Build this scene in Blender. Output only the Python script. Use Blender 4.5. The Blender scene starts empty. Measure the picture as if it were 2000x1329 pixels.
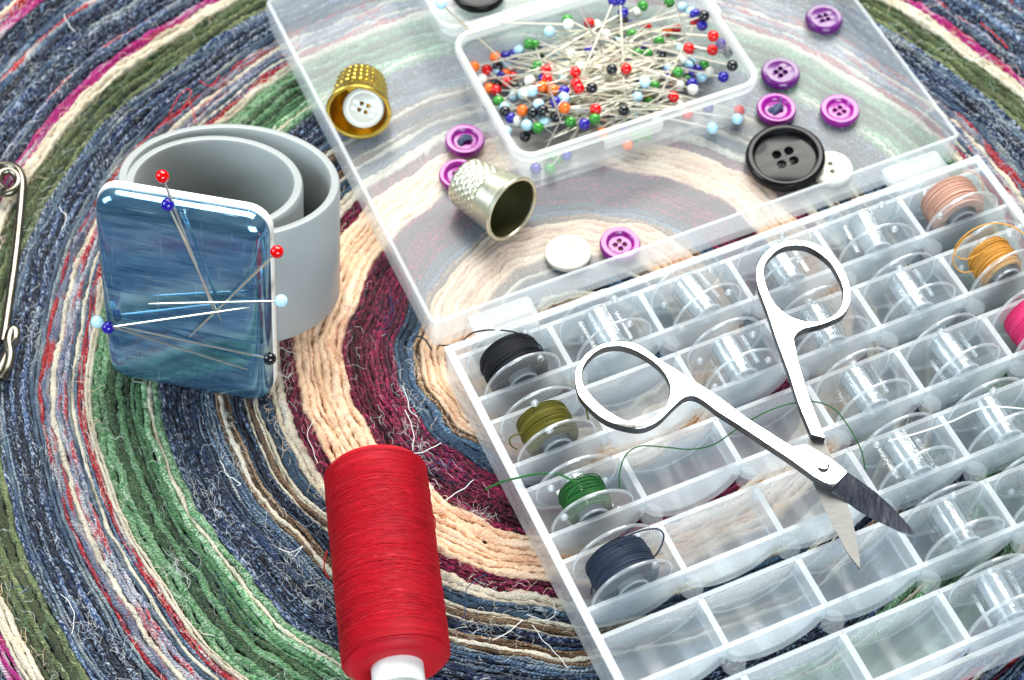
import bpy, bmesh, math, random
import numpy as np
from mathutils import Vector, Matrix

# ------------------------------------------------------------------ camera, world, lamps, exposure
S = 0.001                      # all shapes below are written in millimetres
R = math.radians
scn = bpy.context.scene
W, H, FPX, EL, DIST, ZT = 2000., 1329., 3800., R(55.0), 470.6, 13.0
CAM = np.array([0., -math.cos(EL) * DIST, math.sin(EL) * DIST + ZT])
FW = np.array([0., math.cos(EL), -math.sin(EL)])
RT = np.array([1., 0., 0.])
UP = np.cross(RT, FW)

cd = bpy.data.cameras.new('camera')
cam = bpy.data.objects.new('camera', cd)
scn.collection.objects.link(cam)
cam.location = CAM * S
cam.rotation_euler = (R(90) - EL, 0, 0)
cd.sensor_width = 36.0
cd.lens = FPX / W * 36.0
cd.clip_start = 0.01
cd.clip_end = 20
cd.dof.use_dof = True
cd.dof.focus_distance = 0.452
cd.dof.aperture_fstop = 19.0
scn.camera = cam

wd = bpy.data.worlds.new('World')
scn.world = wd
wd.use_nodes = True
wd.node_tree.nodes['Background'].inputs[0].default_value = (0.55, 0.68, 1.0, 1)
wd.node_tree.nodes['Background'].inputs[1].default_value = 0.08


def area(name, loc, target, sx, sy, power, col):
    l = bpy.data.lights.new(name, 'AREA')
    l.shape = 'RECTANGLE'
    l.size, l.size_y, l.energy, l.color = sx, sy, power, col
    o = bpy.data.objects.new(name, l)
    scn.collection.objects.link(o)
    o.location = loc
    d = Vector(target) - Vector(loc)
    o.rotation_euler = d.to_track_quat('-Z', 'Y').to_euler()
    return o


area('softbox_key', (0.06, 0.50, 0.70), (0.01, 0.0, 0.0), 0.78, 0.56, 18.0, (1.0, 0.98, 0.92))
area('fill_side', (-0.62, -0.05, 0.42), (0, 0, 0), 0.40, 0.40, 4.2, (0.80, 0.93, 1.0))  # added cool fill lamp, lifts the shadows from the left
area('softbox_front', (0.30, -0.92, 0.50), (0.03, 0, 0), 0.70, 0.40, 13.0, (0.80, 0.92, 1.0))

vs = scn.view_settings
vs.view_transform = 'Standard'
vs.look = 'None'
vs.gamma = 1.0
vs.exposure = 0.04
vs.use_curve_mapping = False
cy = scn.cycles
cy.max_bounces = 10
cy.diffuse_bounces = 4
cy.glossy_bounces = 5
cy.transmission_bounces = 6
cy.transparent_max_bounces = 48
cy.caustics_reflective = False
cy.caustics_refractive = False
cy.sample_clamp_indirect = 4.0
cy.use_denoising = True

rng = np.random.default_rng(7)
random.seed(7)


def at(x, y, z=0.0):
    """point at height z (mm) seen at photo pixel x, y"""
    d = FW + RT * ((x - W / 2) / FPX) - UP * ((y - H / 2) / FPX)
    return CAM + d * ((z - CAM[2]) / d[2])


def on_plane(x, y, o, n):
    d = FW + RT * ((x - W / 2) / FPX) - UP * ((y - H / 2) / FPX)
    return CAM + d * (np.dot(o - CAM, n) / np.dot(d, n))


# ------------------------------------------------------------------ mesh helpers
class MB:
    def __init__(self):
        self.v, self.f, self.m, self.n = [], [], [], 0

    def add(self, v, f, mi=0):
        v = np.asarray(v, float).reshape(-1, 3)
        self.v.append(v)
        self.f += [tuple(int(i) + self.n for i in q) for q in f]
        self.m += [mi] * len(f)
        self.n += len(v)
        return self

    def box(self, x0, x1, y0, y1, z0, z1, mi=0):
        v = [(x, y, z) for x in (x0, x1) for y in (y0, y1) for z in (z0, z1)]
        return self.add(v, [(0, 1, 3, 2), (4, 6, 7, 5), (0, 4, 5, 1), (2, 3, 7, 6), (0, 2, 6, 4), (1, 5, 7, 3)], mi)

    def lathe(self, prof, n=48, closed=True, rfun=None, mi=0, mis=None):
        p = np.asarray(prof, float)
        m = len(p)
        a = np.arange(n) * 2 * math.pi / n
        rr = p[None, :, 0].repeat(n, 0)
        zz = p[None, :, 1].repeat(n, 0)
        if rfun is not None:
            rr = rr + rfun(a[:, None], np.arange(m)[None, :], rr, zz)
        v = np.stack([rr * np.cos(a)[:, None], rr * np.sin(a)[:, None], zz], -1).reshape(-1, 3)
        f, mm = [], []
        k = m if closed else m - 1
        for i in range(n):
            i2 = (i + 1) % n
            for j in range(k):
                j2 = (j + 1) % m
                f.append((i * m + j, i2 * m + j, i2 * m + j2, i * m + j2))
                mm.append(mis[j] if mis else mi)
        self.add(v, f)
        self.m[-len(f):] = mm
        return self

    def tube(self, pts, r, n=6, closed=False, mi=0):
        v, f = tube_vf(pts, r, n, closed)
        return self.add(v, f, mi)

    def loft(self, loops, cap0=True, cap1=True, closed=False, mi=0):
        k = len(loops[0])
        v = np.concatenate([np.asarray(l, float) for l in loops])
        f = []
        L = len(loops)
        for a in range(L if closed else L - 1):
            b = (a + 1) % L
            for i in range(k):
                j = (i + 1) % k
                f.append((a * k + i, a * k + j, b * k + j, b * k + i))
        if not closed:
            if cap0:
                f.append(tuple(range(k - 1, -1, -1)))
            if cap1:
                f.append(tuple((L - 1) * k + i for i in range(k)))
        return self.add(v, f, mi)

    def sphere(self, c, r, nu=16, nv=10, mi=0):
        p = [(max(1e-4, r * math.sin(t)), -r * math.cos(t)) for t in np.linspace(0.02, math.pi - 0.02, nv)]
        b = self.n
        self.lathe(p, nu, False, mi=mi)
        self.v[-1] = self.v[-1] + np.asarray(c, float)
        return self

    def mesh(self, name, smooth=True):
        v = np.concatenate(self.v) * S
        me = bpy.data.meshes.new(name)
        me.from_pydata(v.tolist(), [], self.f)
        if len(set(self.m)) > 1:
            me.polygons.foreach_set('material_index', np.array(self.m, np.int32))
        fix(me, smooth)
        return me


def fix(me, smooth=True, angle=38):
    bm = bmesh.new()
    bm.from_mesh(me)
    bmesh.ops.recalc_face_normals(bm, faces=bm.faces)
    bm.to_mesh(me)
    bm.free()
    if smooth:
        me.polygons.foreach_set('use_smooth', np.ones(len(me.polygons), bool))
        if angle and hasattr(me, 'set_sharp_from_angle'):
            me.set_sharp_from_angle(angle=R(angle))
    me.update()


def tube_vf(pts, r, n=6, closed=False):
    p = np.asarray(pts, float)
    m = len(p)
    if closed:
        t = np.roll(p, -1, 0) - np.roll(p, 1, 0)
    else:
        t = np.gradient(p, axis=0)
    t /= np.linalg.norm(t, axis=1)[:, None] + 1e-12
    ref = np.array([0, 0, 1.0]) if abs(t[0][2]) < .9 else np.array([1.0, 0, 0])
    a = np.zeros_like(p)
    x = ref - t[0] * ref.dot(t[0])
    x /= np.linalg.norm(x)
    for i in range(m):
        x = x - t[i] * x.dot(t[i])
        x /= np.linalg.norm(x) + 1e-12
        a[i] = x
    b = np.cross(t, a)
    rr = np.broadcast_to(np.asarray(r, float), (m,))
    an = np.arange(n) * 2 * math.pi / n
    v = p[:, None, :] + rr[:, None, None] * (np.cos(an)[None, :, None] * a[:, None, :] + np.sin(an)[None, :, None] * b[:, None, :])
    f = []
    for i in range(m if closed else m - 1):
        j = (i + 1) % m
        for k in range(n):
            l = (k + 1) % n
            f.append((i * n + k, i * n + l, j * n + l, j * n + k))
    if not closed:
        f.append(tuple(range(n - 1, -1, -1)))
        f.append(tuple((m - 1) * n + k for k in range(n)))
    return v.reshape(-1, 3), f


def smooth_path(pts, k=8, closed=False):
    """Catmull-Rom through the points"""
    p = np.asarray(pts, float)
    if closed:
        q = np.concatenate([p[-1:], p, p[:2]])
    else:
        q = np.concatenate([2 * p[:1] - p[1:2], p, 2 * p[-1:] - p[-2:-1]])
    out = []
    for i in range(1, len(q) - 2):
        for t in np.arange(k) / k:
            a, b, c, d = q[i - 1], q[i], q[i + 1], q[i + 2]
            out.append(.5 * ((2 * b) + (c - a) * t + (2 * a - 5 * b + 4 * c - d) * t * t + (3 * b - a - 3 * c + d) * t ** 3))
    if not closed:
        out.append(q[-2])
    return np.array(out)


def rrect(w, d, r, z, inset=0.0, n=6, cx=0., cy_=0.):
    w2, d2, r = w / 2 - inset, d / 2 - inset, max(0.05, r - inset)
    o = []
    for (sx, sy, a0) in ((1, 1, 0), (-1, 1, 90), (-1, -1, 180), (1, -1, 270)):
        for i in range(n + 1):
            a = R(a0 + 90 * i / n)
            o.append((cx + sx * (w2 - r) + r * math.cos(a), cy_ + sy * (d2 - r) + r * math.sin(a), z))
    return np.array(o)


def plate_mesh(name, loops, z0, z1, bevel=0.2, res=2):
    """flat plate with holes cut from closed 2-D outlines (mm)"""
    cu = bpy.data.curves.new(name, 'CURVE')
    cu.dimensions = '2D'
    cu.fill_mode = 'BOTH'
    cu.extrude = max(1e-4, (z1 - z0) / 2 - bevel)
    cu.bevel_depth = bevel
    cu.bevel_resolution = res
    cu.offset = -bevel
    for lp in loops:
        sp = cu.splines.new('POLY')
        sp.points.add(len(lp) - 1)
        for q, p in zip(sp.points, lp):
            q.co = (p[0], p[1], 0, 1)
        sp.use_cyclic_u = True
    o = bpy.data.objects.new(name, cu)
    scn.collection.objects.link(o)
    dg = bpy.context.evaluated_depsgraph_get()
    me = bpy.data.meshes.new_from_object(o.evaluated_get(dg))
    bpy.data.objects.remove(o)
    bpy.data.curves.remove(cu)
    me.transform(Matrix.Translation((0, 0, (z0 + z1) / 2)))
    me.transform(Matrix.Scale(S, 4))
    me.name = name
    bm = bmesh.new()
    bm.from_mesh(me)
    bmesh.ops.remove_doubles(bm, verts=bm.verts, dist=1e-7)
    bm.to_mesh(me)
    bm.free()
    fix(me, True, 30)
    return me


def obj(name, me, mat, parent=None, loc=None, rot=None, mtx=None):
    if isinstance(me, MB):
        me = me.mesh(name)
    if mat is not None and not me.materials:
        for m in (mat if isinstance(mat, (list, tuple)) else [mat]):
            me.materials.append(m)
    o = bpy.data.objects.new(name, me)
    scn.collection.objects.link(o)
    if parent is not None:
        o.parent = parent
    if loc is not None:
        o.location = Vector(loc) * S
    if rot is not None:
        o.rotation_euler = rot
    if mtx is not None:
        o.matrix_local = mtx
    return o


def empty(name, loc=(0, 0, 0), rot=(0, 0, 0)):
    o = bpy.data.objects.new(name, None)
    o.empty_display_size = 0.005
    scn.collection.objects.link(o)
    o.location = Vector(loc) * S
    o.rotation_euler = rot
    return o


def tag(o, label=None, cat=None, group=None, kind=None):
    for k, v in (('label', label), ('category', cat), ('group', group), ('kind', kind)):
        if v:
            o[k] = v
    return o


def frame(x, y, z, o):
    """4x4 matrix from axes (columns) and an origin in mm"""
    m = Matrix.Identity(4)
    for i in range(3):
        m[i][0], m[i][1], m[i][2], m[i][3] = x[i], y[i], z[i], o[i] * S
    return m


# ------------------------------------------------------------------ materials
def srgb(r, g, b):
    def c(u):
        u /= 255.
        return u / 12.92 if u <= .04045 else ((u + .055) / 1.055) ** 2.4
    return (c(r), c(g), c(b), 1.0)


class NT:
    def __init__(self, name):
        self.m = bpy.data.materials.new(name)
        self.m.use_nodes = True
        self.t = self.m.node_tree
        self.t.nodes.clear()
        self.out = self.n('ShaderNodeOutputMaterial')

    def n(self, ty, **kw):
        x = self.t.nodes.new(ty)
        for k, v in kw.items():
            if k.startswith('i_'):
                x.inputs[k[2:].replace('_', ' ')].default_value = v
            else:
                setattr(x, k, v)
        return x

    def l(self, a, b):
        self.t.links.new(a, b)

    def setin(self, node, key, val):
        if hasattr(val, 'node'):
            self.l(val, node.inputs[key])
        else:
            node.inputs[key].default_value = val

    def math(self, op, a, b=0.0, clamp=False):
        x = self.n('ShaderNodeMath', operation=op, use_clamp=clamp)
        self.setin(x, 0, a)
        self.setin(x, 1, b)
        return x.outputs[0]

    def mixc(self, fac, a, b, mode='MIX'):
        x = self.n('ShaderNodeMix', data_type='RGBA', blend_type=mode)
        self.setin(x, 0, fac)
        self.setin(x, 6, a)
        self.setin(x, 7, b)
        return x.outputs[2]

    def mixs(self, fac, a, b):
        x = self.n('ShaderNodeMixShader')
        self.setin(x, 0, fac)
        self.l(a, x.inputs[1])
        self.l(b, x.inputs[2])
        return x.outputs[0]

    def noise(self, vec, scale, detail=2.0, rough=.5, dist=0.0):
        x = self.n('ShaderNodeTexNoise')
        x.inputs['Scale'].default_value = scale
        x.inputs['Detail'].default_value = detail
        x.inputs['Roughness'].default_value = rough
        x.inputs['Distortion'].default_value = dist
        if vec is not None:
            self.l(vec, x.inputs['Vector'])
        return x.outputs['Fac']

    def ramp(self, fac, stops, interp='LINEAR'):
        x = self.n('ShaderNodeValToRGB')
        x.color_ramp.interpolation = interp
        e = x.color_ramp.elements
        while len(e) < len(stops):
            e.new(0.5)
        for q, (p, c) in zip(e, stops):
            q.position = p
            q.color = c if len(c) == 4 else (*c, 1)
        self.l(fac, x.inputs[0])
        return x.outputs[0]

    def bump(self, h, strength=.3, dist=0.0002):
        x = self.n('ShaderNodeBump')
        x.inputs['Strength'].default_value = strength
        x.inputs['Distance'].default_value = dist
        self.l(h, x.inputs['Height'])
        return x.outputs[0]

    def principled(self, **kw):
        x = self.n('ShaderNodeBsdfPrincipled')
        for k, v in kw.items():
            self.setin(x, k.replace('_', ' '), v)
        return x

    def done(self, sh):
        self.l(sh, self.out.inputs[0])
        return self.m


def obj_coord(n):
    return n.n('ShaderNodeTexCoord').outputs['Object']


def mat_simple(name, col, rough=.4, metal=0.0, spec=.5, coat=0.0, noise_amt=.12, nscale=400, bump=.0, sss=0.0):
    n = NT(name)
    v = obj_coord(n)
    f = n.noise(v, nscale, 4, .6)
    c = n.mixc(f, tuple(x * (1 - noise_amt) for x in col[:3]) + (1,), tuple(min(1, x * (1 + noise_amt)) for x in col[:3]) + (1,))
    r = n.math('MULTIPLY_ADD', f, rough * .4)
    n.t.nodes[-1].inputs[2].default_value = rough * .8
    p = n.principled(Base_Color=c, Roughness=r, Metallic=metal)
    p.inputs['Specular IOR Level'].default_value = spec
    p.inputs['Coat Weight'].default_value = coat
    if sss:
        p.inputs['Subsurface Weight'].default_value = sss
        p.inputs['Subsurface Radius'].default_value = (.002, .0015, .0015)
        p.inputs['Subsurface Scale'].default_value = 1.0
    if bump:
        n.l(n.bump(n.noise(v, nscale * 3, 3), bump, .0001), p.inputs['Normal'])
    return n.done(p.outputs[0])


def mat_frost(name, haze, tint=(.93, .97, 1.0), trans=(.955, .975, .985), rough=.16, gloss=.55, wear=.10, bmp=.05):
    """see-through moulded plastic: part clear, part milky, with a sheen"""
    n = NT(name)
    v = obj_coord(n)
    nz = n.noise(v, 60, 4, .6)
    tr = n.n('ShaderNodeBsdfTransparent')
    tr.inputs[0].default_value = (*trans, 1)
    di = n.n('ShaderNodeBsdfDiffuse')
    di.inputs[0].default_value = (*tint, 1)
    tl = n.n('ShaderNodeBsdfTranslucent')
    tl.inputs[0].default_value = (*tint, 1)
    milky = n.mixs(.5, di.outputs[0], tl.outputs[0])
    h = n.math('ADD', n.math('MULTIPLY', n.math('SUBTRACT', nz, .5), wear), haze, True)
    body = n.mixs(h, tr.outputs[0], milky)
    gl = n.n('ShaderNodeBsdfGlossy')
    gl.inputs['Roughness'].default_value = rough
    scr = n.noise(v, 1500, 2, .5)
    n.l(n.bump(n.math('ADD', scr, n.math('MULTIPLY', nz, 6.0)), bmp, .0002), gl.inputs['Normal'])
    lw_ = n.n('ShaderNodeLayerWeight')
    lw_.inputs[0].default_value = .5
    fr = n.math('ADD', n.math('MULTIPLY', n.math('POWER', lw_.outputs['Facing'], 5.0), .9), .035)
    return n.done(n.mixs(n.math('MULTIPLY', fr, gloss, True), body, gl.outputs[0]))


def mat_yarn(name, stops, fleck, famt=.5, fsx=1.5, fsy=2.2, lfreq=.05, dark=.26, bumpst=1.0, diag=.9, fmix=.9, twill=.5, tw=1.1, vary=.9):
    """cloth strip seen edge on: slow colour changes along the strip, twill flecks, fine fibres. uv is in mm"""
    n = NT(name)
    uvn = n.n('ShaderNodeUVMap')
    rnd = n.n('ShaderNodeObjectInfo').outputs['Random']
    sep = n.n('ShaderNodeSeparateXYZ')
    n.l(uvn.outputs[0], sep.inputs[0])
    u = n.math('ADD', sep.outputs[0], n.math('MULTIPLY', rnd, 977.0))
    v = sep.outputs[1]

    def vec(su, sv, dg=0.0):
        c = n.n('ShaderNodeCombineXYZ')
        n.l(n.math('ADD', n.math('MULTIPLY', u, su), n.math('MULTIPLY', v, dg)), c.inputs[0])
        n.l(n.math('MULTIPLY', v, sv), c.inputs[1])
        n.l(n.math('MULTIPLY', rnd, 31.0), c.inputs[2])
        return c.outputs[0]
    low = n.noise(vec(lfreq, .35), 1.0, 3, .6)
    base = n.ramp(low, stops)
    own = n.math('FRACT', n.math('MULTIPLY', rnd, 7.31))
    bri = n.math('ADD', n.math('MULTIPLY', own, vary), 1.0 - vary * .55)
    cb = n.n('ShaderNodeCombineXYZ')
    for i_ in range(3):
        n.l(bri, cb.inputs[i_])
    base = n.mixc(1.0, base, cb.outputs[0], 'MULTIPLY')
    fl = n.noise(vec(fsx, fsy, diag), 1.0, 2.5, .65, .6)
    flm = n.ramp(fl, [(max(0, .60 - famt * .25), (0, 0, 0)), (min(1, .74 - famt * .2), (1, 1, 1))])
    fib = n.noise(vec(1.8, 7.0, 1.5), 1.0, 3, .7)
    # diagonal twill: slanting rows of light and dark yarn
    tph = n.math('ADD', n.math('MULTIPLY', u, tw), n.math('ADD', n.math('MULTIPLY', v, 1.5), n.math('MULTIPLY', n.noise(vec(.5, .8), 1.0, 2), 2.2)))
    tws = n.math('SINE', n.math('MULTIPLY', tph, 6.2832))
    twm = n.ramp(n.math('ADD', n.math('MULTIPLY', tws, .5), .5), [(.25, (1 - twill, 1 - twill, 1 - twill)), (.75, (1 + twill * .35,) * 3)])
    base = n.mixc(1.0, base, twm, 'MULTIPLY')
    c1 = n.mixc(n.math('MULTIPLY', flm, n.math('MULTIPLY', n.math('ADD', n.math('MULTIPLY', own, 1.3), .12), fmix, True), True), base, fleck)
    shade = n.ramp(fib, [(.25, (dark, dark, dark)), (.62, (1.12, 1.12, 1.12))])
    c2 = n.mixc(1.0, c1, shade, 'MULTIPLY')
    p = n.principled(Base_Color=c2, Roughness=.95)
    p.inputs['Specular IOR Level'].default_value = .12
    p.inputs['Sheen Weight'].default_value = .15
    hgt = n.math('ADD', n.math('ADD', n.math('MULTIPLY', fl, .8), fib), n.math('MULTIPLY', tws, .25 * twill))
    n.l(n.bump(hgt, bumpst, .0005), p.inputs['Normal'])
    return n.done(p.outputs[0])


def mat_thread(name, col, col2=None, rough=.55, sheen=.3):
    n = NT(name)
    v = obj_coord(n)
    f = n.noise(v, 900, 3, .7)
    g = n.noise(v, 120, 2, .5)
    col2 = col2 or tuple(x * .55 for x in col[:3]) + (1,)
    c = n.mixc(n.math('MULTIPLY', n.math('ADD', f, g), .5), col2, col)
    p = n.principled(Base_Color=c, Roughness=rough)
    p.inputs['Specular IOR Level'].default_value = .25
    p.inputs['Sheen Weight'].default_value = sheen
    n.l(n.bump(n.noise(v, 2600, 2), .35, .0001), p.inputs['Normal'])
    return n.done(p.outputs[0])


def mat_metal(name, col, rough=.1, scratch=.15, sscale=(900, 60, 900), dirt=0.0, dirtcol=(.05, .05, .03, 1)):
    n = NT(name)
    v = obj_coord(n)
    mp = n.n('ShaderNodeMapping')
    mp.inputs['Scale'].default_value = sscale
    mp.inputs['Rotation'].default_value = (0, 0, .5)
    n.l(v, mp.inputs[0])
    s = n.noise(mp.outputs[0], 1.0, 3, .7, .4)
    d = n.noise(v, 180, 5, .65)
    c = n.mixc(n.ramp(d, [(.62 - dirt * .35, (0, 0, 0)), (.85 - dirt * .3, (1, 1, 1))]) if dirt else .0, col, dirtcol)
    r = n.math('ADD', n.math('MULTIPLY', s, scratch), rough)
    p = n.principled(Base_Color=c, Roughness=r, Metallic=1.0)
    n.l(n.bump(s, .10, .00006), p.inputs['Normal'])
    return n.done(p.outputs[0])


M = {}
M['frost'] = mat_frost('frosted_plastic', .26)
M['frost_floor'] = mat_frost('frosted_plastic_floor', .15, rough=.25, wear=.06, gloss=.38)
M['frost_edge'] = mat_frost('frosted_plastic_edge', .38)
M['post'] = mat_frost('frosted_plastic_post', .10, gloss=.05, wear=.0, rough=.35, bmp=.0)
M['pinbox'] = mat_frost('soft_white_plastic', .17, tint=(.95, .96, .95))
M['pinbox_edge'] = mat_frost('soft_white_plastic_edge', .40, tint=(.97, .97, .94))
M['clear'] = mat_frost('clear_plastic', .035, trans=(.97, .98, .985), rough=.04, gloss=1.5, wear=.03)
M['lit_edge'] = mat_frost('clear_plastic_lit_edge', .38, rough=.06, gloss=1.4)  # milky white stands in for light piped to the bobbin rims
M['steel'] = mat_metal('polished_steel', (.93, .92, .88, 1), .05, .07)
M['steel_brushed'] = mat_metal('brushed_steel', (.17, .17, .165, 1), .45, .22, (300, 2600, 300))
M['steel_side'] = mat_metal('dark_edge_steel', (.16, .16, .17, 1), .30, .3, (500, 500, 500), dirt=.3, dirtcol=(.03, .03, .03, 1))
M['steel_blade'] = mat_metal('scratched_blade_steel', (.58, .60, .66, 1), .06, .30, (1400, 160, 900))
M['pin_steel'] = mat_metal('nickel_pin_steel', (.95, .92, .80, 1), .24, .12)
M['gold'] = mat_metal('gold_brass', (.83, .60, .11, 1), .22, .15, dirt=.12, dirtcol=(.30, .17, .02, 1))
M['silver'] = mat_metal('dull_silver', (.76, .76, .60, 1), .26, .22, dirt=.2, dirtcol=(.36, .37, .20, 1))
M['silver_dark'] = mat_metal('dark_silver_inside', (.16, .15, .07, 1), .45, .2)  # darker silver for the inside of the thimble
M['nickel'] = mat_metal('aged_nickel', (.22, .20, .16, 1), .18, .2, dirt=.2)
M['bluesteel'] = mat_metal('blue_mirror_plate', (.16, .36, .62, 1), .03, .12, (700, 90, 500))
def mat_plate():
    n = NT('scuffed_blue_steel')
    v = obj_coord(n)

    def stretched(sc, rot):
        mp = n.n('ShaderNodeMapping')
        mp.inputs['Scale'].default_value = sc
        mp.inputs['Rotation'].default_value = (0, 0, rot)
        n.l(v, mp.inputs[0])
        return mp.outputs[0]
    broad = n.noise(stretched((60, 420, 60), -.15), 1.0, 5, .65, .5)
    col = n.ramp(broad, [(.30, (.08, .20, .36)), (.5, (.16, .35, .54)), (.66, (.27, .49, .65)), (.8, (.44, .66, .76))])
    sc1 = n.ramp(n.noise(stretched((55, 3200, 55), -.25), 1.0, 1, .5, .3), [(.70, (0, 0, 0)), (.73, (1, 1, 1))])
    sc2 = n.ramp(n.noise(stretched((2600, 70, 55), .5), 1.0, 1, .5, .3), [(.73, (0, 0, 0)), (.76, (1, 1, 1))])
    scr = n.math('MAXIMUM', sc1, sc2)
    col = n.mixc(n.math('MULTIPLY', scr, .5), col, (.62, .80, .88, 1))
    p = n.principled(Base_Color=col, Metallic=.82, Roughness=n.math('ADD', n.math('MULTIPLY', scr, .25), n.math('MULTIPLY', broad, .22)))
    n.l(n.bump(broad, .06, .0001), p.inputs['Normal'])
    return n.done(p.outputs[0])


M['bluesteel'] = mat_plate()
def mat_band():
    n = NT('grey_band_plastic')
    v = obj_coord(n)
    sm = n.noise(v, 45, 4, .6)
    sp_ = n.ramp(n.noise(v, 620, 2, .5), [(.70, (0, 0, 0)), (.76, (1, 1, 1))])
    col = n.mixc(sm, srgb(142, 149, 150), srgb(160, 165, 164))
    col = n.mixc(n.math('MULTIPLY', sp_, .35), col, srgb(120, 124, 124))
    p = n.principled(Base_Color=col, Roughness=n.math('ADD', n.math('MULTIPLY', sm, .25), .28))
    p.inputs['Specular IOR Level'].default_value = .4
    n.l(n.bump(n.math('ADD', sm, n.math('MULTIPLY', n.noise(v, 1600, 3), .2)), .12, .0003), p.inputs['Normal'])
    return n.done(p.outputs[0])


M['grey_band'] = mat_band()
M['ivory'] = mat_simple('ivory_backing', srgb(232, 230, 220), .35, noise_amt=.03)
M['white_btn'] = mat_simple('white_button', srgb(218, 216, 202), .22, spec=.5, noise_amt=.02, sss=.15)
M['black_btn'] = mat_simple('black_button', (.005, .005, .006, 1), .16, spec=.22, noise_amt=.2)
M['purple'] = mat_simple('magenta_purple_button', srgb(140, 20, 132), .2, spec=.5, coat=.15, noise_amt=.18, nscale=130)
M['purple_dk'] = mat_simple('dark_purple_button', srgb(86, 14, 102), .22, spec=.5, coat=.15, noise_amt=.25, nscale=160)
M['tube_white'] = mat_simple('white_spool_tube', srgb(238, 238, 232), .35, noise_amt=.02)
HEADS = {'red': srgb(214, 8, 12), 'navy': srgb(38, 26, 150), 'pale blue': srgb(182, 224, 240), 'white': srgb(240, 240, 226),
         'black': (.008, .010, .014, 1), 'orange': srgb(240, 108, 24), 'green': srgb(50, 140, 44)}
for k, c in HEADS.items():
    M['head_' + k] = mat_simple('pin_head_' + k.replace(' ', '_'), c, .10, spec=.6, noise_amt=.05, nscale=900)
for k, c, c2 in (('black', (.006, .007, .012, 1), (.003, .003, .005, 1)), ('olive', srgb(116, 110, 8), srgb(44, 42, 2)), ('green', srgb(36, 112, 42), srgb(8, 48, 20)),
                 ('slate', srgb(44, 58, 82), srgb(18, 24, 38)), ('knot', srgb(96, 110, 140), srgb(40, 48, 76)), ('beige', srgb(226, 184, 164), srgb(176, 128, 108)), ('gold', srgb(232, 176, 84), srgb(178, 116, 34)),
                 ('pink', srgb(236, 70, 130), srgb(190, 20, 84)), ('red', srgb(206, 0, 28), srgb(146, 0, 22)), ('white', srgb(238, 238, 232), srgb(205, 208, 210)),
                 ('blue', srgb(48, 72, 116), srgb(20, 32, 62)), ('scarlet', srgb(220, 30, 36), srgb(170, 12, 20))):
    M['th_' + k] = mat_thread('thread_' + k, c, c2, sheen=.05)

NAVY = [(.36, srgb(4, 8, 22)), (.50, srgb(14, 32, 80)), (.60, srgb(36, 70, 128)), (.74, srgb(110, 142, 176))]
M['y_navy'] = mat_yarn('denim_navy', NAVY, srgb(206, 222, 240), .45, fsx=1.1)
M['y_navy_dk'] = mat_yarn('denim_dark', [(.35, srgb(3, 5, 14)), (.58, srgb(8, 18, 52)), (.75, srgb(28, 54, 108))], srgb(160, 186, 220), .34, fsx=1.1)
M['y_navy_lt'] = mat_yarn('denim_faded', [(.3, srgb(40, 66, 104)), (.5, srgb(120, 146, 172)), (.7, srgb(226, 230, 222))], srgb(20, 30, 66), .50)
M['y_green'] = mat_yarn('green_cloth', [(.25, srgb(26, 72, 38)), (.45, srgb(66, 142, 80)), (.62, srgb(108, 178, 116)), (.78, srgb(170, 208, 158))], srgb(218, 234, 206), .62, fsx=1.8, vary=.7)
M['y_green_dk'] = mat_yarn('dark_green_cloth', [(.3, srgb(22, 38, 24)), (.55, srgb(52, 84, 50)), (.75, srgb(90, 120, 80))], srgb(150, 168, 130), .2)
M['y_olive'] = mat_yarn('olive_knit', [(.3, srgb(66, 80, 46)), (.55, srgb(104, 118, 74)), (.75, srgb(146, 156, 108))], srgb(188, 194, 150), .25, fsx=1.4, diag=1.4)
M['y_cream'] = mat_yarn('cream_cotton', [(.3, srgb(206, 196, 172)), (.55, srgb(238, 228, 206)), (.8, srgb(250, 246, 232))], srgb(150, 120, 92), .10, dark=.62, twill=.15, vary=.2)
M['y_peach'] = mat_yarn('peach_cotton', [(.25, srgb(224, 164, 126)), (.5, srgb(246, 208, 172)), (.75, srgb(252, 228, 202))], srgb(253, 234, 210), .4, dark=.66, bumpst=.7, twill=.12, tw=.8, vary=.12)
M['y_burg'] = mat_yarn('burgundy_knit', [(.3, srgb(34, 4, 20)), (.5, srgb(88, 6, 42)), (.7, srgb(140, 14, 66))], srgb(230, 60, 126), .42, fsx=1.0, fsy=2.6, dark=.16, twill=.6, tw=.7)
M['y_steel'] = mat_yarn('steel_blue_cloth', [(.3, srgb(36, 56, 84)), (.55, srgb(74, 108, 140)), (.75, srgb(120, 154, 178))], srgb(176, 196, 206), .22)
M['y_brown'] = mat_yarn('brown_cloth', [(.3, srgb(84, 56, 40)), (.5, srgb(150, 112, 80)), (.72, srgb(214, 184, 146))], srgb(236, 222, 196), .3)
M['y_mixed'] = mat_yarn('grey_red_cloth', [(.36, srgb(206, 14, 34)), (.42, srgb(206, 50, 66)), (.45, srgb(150, 158, 182)), (.50, srgb(96, 108, 146)), (.58, srgb(206, 208, 216)), (.64, srgb(212, 22, 40)), (.70, srgb(222, 214, 212))],
                         srgb(226, 226, 226), .4, lfreq=.045, vary=.5)
M['y_red'] = mat_yarn('red_white_cloth', [(.38, srgb(222, 216, 214)), (.44, srgb(206, 16, 36)), (.56, srgb(190, 14, 40)), (.62, srgb(96, 110, 150)), (.7, srgb(214, 216, 220))], srgb(240, 220, 220), .3, lfreq=.06, vary=.25)
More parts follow.
